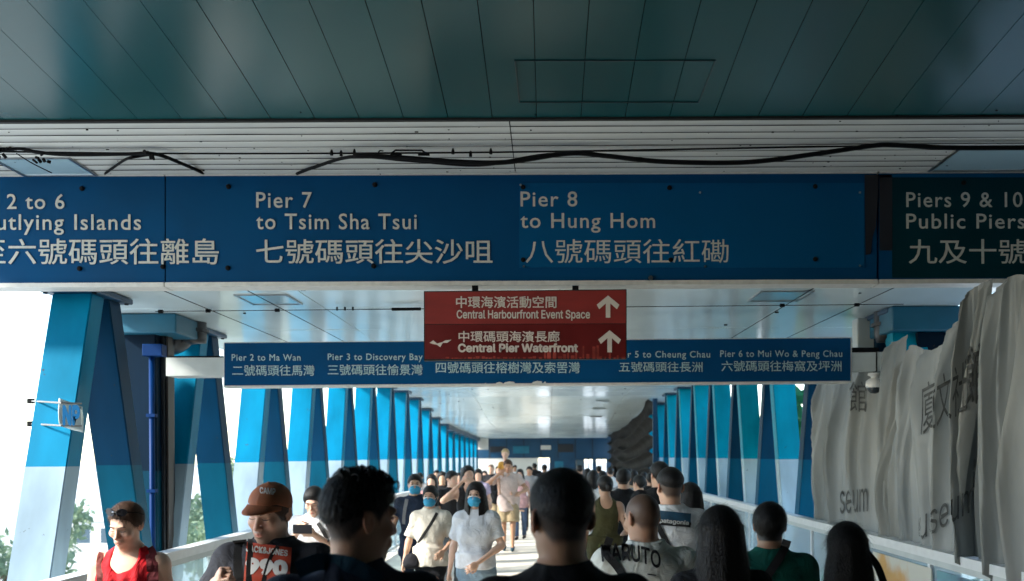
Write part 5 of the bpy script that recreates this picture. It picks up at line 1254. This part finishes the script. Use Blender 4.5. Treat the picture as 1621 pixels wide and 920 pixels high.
# father with a child on his shoulders
k = person('m5', 'man in a pale pink tee and khaki shorts carrying a child on his shoulders', 804, 727, 18.2, head=(0, 10, 0), body=0, tone='tan', hair=('short', .012), hairm=HBR, vox=.014, det=True, shirt=('pale_pink_cotton', (.55, .44, .40), .022), shirtlen=.78, pants=('khaki_cotton', (.36, .28, .17), .85, .035), legs=(.05, -.05), shoes=('dark_teal_shoe', (.02, .05, .07)), fat=1.06,
           arms={'R': ((.42, -.10, 1.26), (.17, -.20, 1.47), (.5, 0, .4)), 'L': ((.36, -.02, 1.18), (.24, -.22, 1.12), (-.6, .3, 0))})
ds = k['s']
def child():
    tp = P(800, 705, 18.3); root = empty('person', (tp.x, 18.28, 0), 'small blond child in yellow on the shoulders of the man in khaki shorts', 'person', None, 0)
    sc = .62; z0 = tp.z-.25*sc*1.25; L = []
    hc_ = np.array([0, 0, z0+.02]); hz = .84
    for pr in head_prims(False, True):
        f = pr.fn; L.append(Prim(lambda p, f=f: f((p-hc_)/hz)*hz, hc_+pr.c*hz, pr.r*hz, pr.k*hz, pr.op))
    sz_ = z0-.14
    L.append(capsule((0, .01, z0-.06), (0, .01, sz_), .035, .04, .02)); L.append(ellip((0, .02, sz_-.15), (.10, .075, .19), .03))
    for sx in (-1, 1):
        L.append(capsule((sx*.09, .01, sz_-.02), (sx*.135, -.03, sz_-.17), .030, .024, .02)); L.append(capsule((sx*.135, -.03, sz_-.17), (sx*.08, -.12, sz_-.22), .023, .018, .01)); L += hand_prims(np.array([sx*.08, -.12, sz_-.22]), (-sx*.5, -.4, -.2), (0, .2, -1), .62, .5, sx)
        L.append(capsule((sx*.07, .0, sz_-.30), (sx*.125, -.13, sz_-.33), .055, .045, .03)); L.append(capsule((sx*.125, -.13, sz_-.33), (sx*.11, -.165, sz_-.56), .042, .028, .015)); L.append(capsule((sx*.11, -.165, sz_-.57), (sx*.12, -.25, sz_-.60), .024, .022, .01))
    V, Fc = polygonise(L, .011); link_np('body', V, Fc, SKIN, root, np.tile(np.array(TONE['fair']), (len(V), 1)))
    hs_ = hair_shell('short', .014); f = hs_.fn; V, Fc = polygonise([Prim(lambda p: f((p-hc_)/hz)*hz, hc_, .14, 0)], .008); link_np('hair', V, Fc, HBL, root)
    V, Fc = polygonise([ellip((0, .02, sz_-.15), (.112, .088, .185), .03), capsule((-.09, .01, sz_-.03), (.09, .01, sz_-.03), .042, None, .03)]+[capsule((sx*.09, .01, sz_-.02), (sx*.12, -.015, sz_-.12), .040, .036, .02, flat=True) for sx in (-1, 1)]+[capsule((0, .01, sz_+.02), (0, .01, sz_+.2), .045, .06, .01, 's')], .010, lambda p: .003*np.sin(p[:, 0]*60+p[:, 2]*40)); link_np('shirt', V, Fc, cloth('yellow_cotton', (.58, .30, .06)), root)
    V, Fc = polygonise([capsule((sx*.07, .0, sz_-.30), (sx*.11, -.10, sz_-.325), .064, .058, .03, flat=True) for sx in (-1, 1)]+[ellip((0, .02, sz_-.29), (.11, .09, .08), .03)], .010); link_np('shorts', V, Fc, cloth('beige_cotton', (.45, .36, .24)), root)
child()

# right of centre, walking away -------------------------------------------------
k = person('r1', 'woman with a bun, olive tank top and green trousers, seen from behind', 957, 752, 10.0, head=(20, 4, 0), body=184, female=True, tone='light', hair=('bun', .012, dict(c=(0, .118, -.01), r=(.042, .036, .05))), vox=.010, shirt=(*OLIVE, .010), neckline='tank', sleeve=0, pants=('moss_green_cotton', (.13, .15, .045), 2, .012), arms={'R': ((.25, .06, 1.12), (.22, -.14, 1.06), (-.5, .6, 0))}, fat=1.05)
k = person('r2', 'man in a black tee seen from behind, just right of the olive top', 987, 741, 10.8, head=(-10, 0, 0), body=180, tone='light', hair=('short', .013), vox=.011, shirt=(*BLK, .018), pants=(*BLK, 2, .01), fat=1.05)
person('r3', 'man in dark clothes in front of the blue frames, just left of the white tee', 1043, 730, 9.0, head=(20, 0, 0), body=180, tone='light', hair=('short', .014), vox=.011, shirt=(*BLK, .02), pants=(*BLK, 2, .01), fat=1.1)
person('r4', 'dark long haired person just right of the tee with the rectangular print', 1092, 763, 7.2, head=(0, 6, 0), body=180, female=True, tone='tan', hair=('long', .014, dict(L=.22, w=.095, dp=.085)), vox=.011, shirt=(*CHAR, .02), pants=(*BLK, 2, .01), strandn=1200)
person('r5', 'man in a dark navy tee walking between the black tee and the dark clothed man', 1011, 752, 12.5, head=(40, 0, 0), body=182, tone='light', hair=('short', .012), vox=.013, shirt=(*NAVY, .018), pants=(*BLK, 2, .01))
person('r6', 'woman in a grey and white blouse left of the bun haired woman', 939, 744, 13.0, head=(0, 0, 0), body=170, female=True, tone='light', hair=('long', .012, dict(L=.14, w=.088, dp=.07, flare=0)), vox=.013, shirt=(*WHITE, .02), pants=(*NAVY, 2, .01))
person('r7', 'person in black far ahead to the right beside the pleated tarpaulin', 1030, 748, 15.5, head=(0, 0, 0), body=180, tone='tan', hair=('short', .013), vox=.016, shirt=(*BLK, .02), pants=(*BLK, 2, .01))
person('r8', 'dark haired woman behind the green tee by the right railing', 1150, 772, 9.5, head=(0, 4, 0), body=180, female=True, tone='tan', hair=('long', .013, dict(L=.2, w=.09, dp=.08)), vox=.013, shirt=(*CHAR, .02), pants=(*BLK, 2, .01)) if False else None

# the crowd in the distance
CROWD = [
 (700, 746, 16, 0, True, BLK, 'light', 'long', 'woman in a black top walking behind the masked couple'),
 (757, 742, 17.5, 0, True, ('lavender_cotton', (.42, .36, .50)), 'fair', 'long', 'woman in a lavender top left of the man with the child'),
 (777, 735, 22, 0, False, BLK, 'fair', 'bald', 'shaven headed man in a black tee behind the lavender top'),
 (767, 745, 25, 0, False, WHITE, 'fair', 'short', 'distant man in white left of the man with the child'),
 (823, 742, 21, 0, True, ('pink_cotton', (.5, .3, .3)), 'fair', 'long', 'woman in a pink top just right of the man with the child'),
 (838, 738, 24, 0, False, ('grey_cotton', (.25, .25, .26)), 'tan', 'short', 'distant man in a grey tee left of the big central head'),
 (733, 740, 26, 0, False, NAVY, 'light', 'short', 'distant man in navy above the masked woman with long hair'),
 (788, 738, 33, 0, True, CHAR, 'light', 'long', 'small distant woman in charcoal left of the child'),
 (846, 733, 35, 180, False, BLK, 'deep', 'short', 'small distant man in black near the pale hoarding'),
 (815, 736, 37, 0, False, WHITE, 'tan', 'short', 'tiny distant man in white by the end of the bridge'),
 (862, 735, 28, 180, False, BLK, 'tan', 'short', 'distant man in black behind the big central head'),
 (918, 736, 24, 180, False, CHAR, 'light', 'short', 'distant man in charcoal walking away to the right of the big central head'),
 (930, 741, 19, 180, True, ('beige_cotton', (.45, .36, .24)), 'light', 'long', 'woman in beige walking away left of the bun haired woman'),
 (948, 737, 27, 180, False, BLK, 'tan', 'short', 'distant man in black walking away above the bun haired woman'),
 (966, 740, 22, 180, False, WHITE, 'light', 'short', 'man in white walking away left of the black tee'),
 (972, 738, 30, 180, True, NAVY, 'light', 'long', 'distant woman in navy beside the pleated tarpaulin'),
 (1003, 744, 18, 180, True, ('tan_blouse', (.42, .30, .20)), 'light', 'long', 'woman in a tan blouse right of the black tee'),
 (1019, 747, 21, 180, False, CHAR, 'tan', 'short', 'man in charcoal walking away before the pleated tarpaulin'),
 (664, 748, 20, 0, False, ('grey_cotton', (.25, .25, .26)), 'light', 'short', 'distant man in grey behind the masked man'),
 (691, 744, 24, 0, False, BLK, 'light', 'short', 'distant man in black by the left frames'),
]
CROWD += [
 (683, 750, 14.5, 0, True, ('dusty_rose_cotton', (.40, .20, .20)), 'fair', 'long', 'woman in a dusty rose top behind the woman in cream'),
 (708, 752, 18.5, 0, False, WHITE, 'light', 'short', 'man in white walking behind the masked woman in cream'),
 (726, 748, 21, 0, True, ('orange_cotton', (.50, .16, .04)), 'fair', 'long', 'woman in orange behind the woman shading her forehead'),
 (912, 748, 15.5, 180, False, ('slate_cotton', (.10, .12, .15)), 'light', 'short', 'man in slate walking away beside the big central head'),
 (954, 745, 16.5, 180, True, WHITE, 'fair', 'long', 'woman in white walking away just above the bun haired woman'),
 (984, 747, 14.5, 180, False, ('grey_cotton', (.25, .25, .26)), 'tan', 'short', 'man in grey walking away behind the black tee'),
 (996, 741, 25, 180, False, ('khaki_shirt', (.30, .24, .15)), 'light', 'short', 'distant man in a khaki shirt before the pleated tarpaulin'),
 (748, 744, 29, 0, False, WHITE, 'light', 'short', 'distant man in white far behind the lavender top'),
 (797, 737, 41, 0, False, CHAR, 'tan', 'short', 'tiny distant person in charcoal by the pale hoarding'),
]
for i, (x, y, d, b, fem, c, tn, hr, lab) in enumerate(CROWD):
    ho = ('long', .012, dict(L=.2, w=.088, dp=.072)) if hr == 'long' else ((hr, .013) if hr != 'bald' else ('bald', 0))
    st = random.choice([(.12, -.12), (-.1, .1), (.05, -.05)])
    person('c%d' % i, lab, x, y, d, head=(random.uniform(-12, 12), random.uniform(-2, 8), 0), body=b+random.uniform(-8, 8), female=fem, tone=tn, hair=ho, vox=.016 if d < 24 else .02, shirt=(*c, .02), pants=(*random.choice([BLK, NAVY, ('blue_denim', (.06, .09, .15)), ('khaki_cotton', (.36, .28, .17))]), 2, .01), legs=st, fat=random.uniform(.95, 1.08))
o = MB().tube([P(1014.5, 770, 8.4), P(1014.5, 770, 8.38)], .02, 10).build('phone_torch', mat('x', (.8, .8, .7), .3)); bpy.data.objects.remove(o)

# ============================================================ planting and buildings outside
def palm(x, y, z, h, label, r):
    e = empty('palm_tree', (x, y, z), label, 'palm tree', 'palm trees below the bridge')
    MB().tube(bez([(x, y, z), (x+.1, y, z+h*.5), (x+.05, y, z+h)], 6), [.16-.07*i/12 for i in range(13)], 8).build('trunk', M['bark'], e, smooth=True)
    for i in range(16):
        a = i*2.399; up = random.uniform(.2, .9); q = MB(); pts = []; n = 9
        for t in range(n+1):
            u = t/n; rr_ = r*u; pts.append(Vector((x+.05+math.cos(a)*rr_, y+math.sin(a)*rr_, z+h+up*r*u-1.1*r*u*u*(1.1-.5*up))))
        for t in range(n):
            p, p2 = pts[t], pts[t+1]; dr = (p2-p).normalized(); sd_ = dr.cross(Vector((0, 0, 1))).normalized()
            for sg_ in (-1, 1):
                for m_ in (0, .5):
                    b = p.lerp(p2, m_); l = r*.34*(1-abs(t/n-.4)); q.poly([b, b+dr*.05*r, b+sd_*sg_*l+dr*l*.5+Vector((0, 0, -l*.35))], [(0, 1, 2)])
        q.tube(pts, .02, 4); q.build('frond', M['leafd'], e)
palm(P(97, 870, 62).x, 62, -9, P(97, 866, 62).z+9, 'palm tree below the bridge between the first two left frames', 1.25)
palm(P(25, 890, 75).x, 75, -9, 3.6, 'palm tree far below at the left picture edge', 1.4)
palm(P(345, 845, 70).x, 70, -9, 5.0, 'palm tree seen between the third and fourth left frames', 1.6)
def tree(x, y, z, h, r, m, label, grp='trees beside the bridge', n=1500, leaf=.16):
    e = empty('broad_tree', (x, y, z), label, 'tree', grp)
    q = MB(); q.tube(bez([(x, y, z), (x+.1*r, y, z+h*.3), (x, y, z+h*.75)], 5), [.045*h*(1-.07*i) for i in range(11)], 8)
    cl = []
    for i in range(14):
        a = i*2.4; rr_ = r*random.uniform(.35, .9); zz = z+h*random.uniform(.45, .98); c = Vector((x+math.cos(a)*rr_, y+math.sin(a)*rr_, zz)); cl.append((c, r*random.uniform(.22, .42)))
        q.tube([(x, y, z+h*.4), ((x+c.x)/2, (y+c.y)/2, (z+h*.5+zz)/2), c], [.018*h, .01*h, .004*h], 5)
    q.build('trunk', M['bark'], e, smooth=True)
    q = MB()
    for i in range(n):
        c, cr = random.choice(cl); v = Vector((random.gauss(0, 1), random.gauss(0, 1), random.gauss(0, .8))).normalized()*cr*random.uniform(.5, 1.1); p = c+v
        a = Vector((random.gauss(0, 1), random.gauss(0, 1), random.gauss(0, 1))).normalized(); b = a.orthogonal().normalized(); l = leaf*random.uniform(.6, 1.4)
        q.poly([p-a*l, p+b*l*.45, p+a*l, p-b*l*.45], [(0, 1, 2, 3)])
    q.build('crown', m, e)['kind'] = 'stuff'
for i, (px, d, h, r, lab) in enumerate(((-30, 48, 8, 4.5, 'broad green tree beyond the nearest left frame'), (312, 66, 8.6, 4.2, 'broad tree seen right of the broad blue column'), (362, 58, 8.4, 4, 'leafy tree behind the handrail left of the man in the cap'), (440, 95, 10, 5, 'pale distant tree behind the fourth left frame'))):
    a = P(px, 722, d); tree(a.x, d, -9, h, r, M['leafd'], lab, n=2600, leaf=.26)
for i, (x, y, h, lab) in enumerate(((5.0, 14.6, 13.5, 'bright green tree outside the right frames near the tarpaulin'), (5.6, 19, 13, 'bright green tree farther along outside the right frames'))):
    tree(x, y, -9, h, 1.7, M['leafb'], lab, n=2600, leaf=.17)
def block(x0, x1, y0, y1, h, label):
    e = empty('low_building', ((x0+x1)/2, y0, -9), label, 'building', 'pale buildings left of the bridge')
    MB().box(x0, x1, y0, y1, -9, -9+h, ch=.1).build('wall', M['bldg'], e); MB().box(x0-.3, x1+.3, y0-.3, y1+.3, -9+h, -9+h+.4).build('roof', M['board'], e)
    n = int((x1-x0)/3)
    for r_ in range(max(1, int(h/3.4))):
        for i in range(n):
            a = x0+.8+i*(x1-x0-1)/n; MB().box(a, a+1.5, y0-.06, y0+.05, -9+1+r_*3.3, -9+2.7+r_*3.3).build('window', M['win'], e)
block(P(110, 722, 110).x, P(200, 722, 110).x, 110, 125, 3.5, 'low white building behind the palm tree')
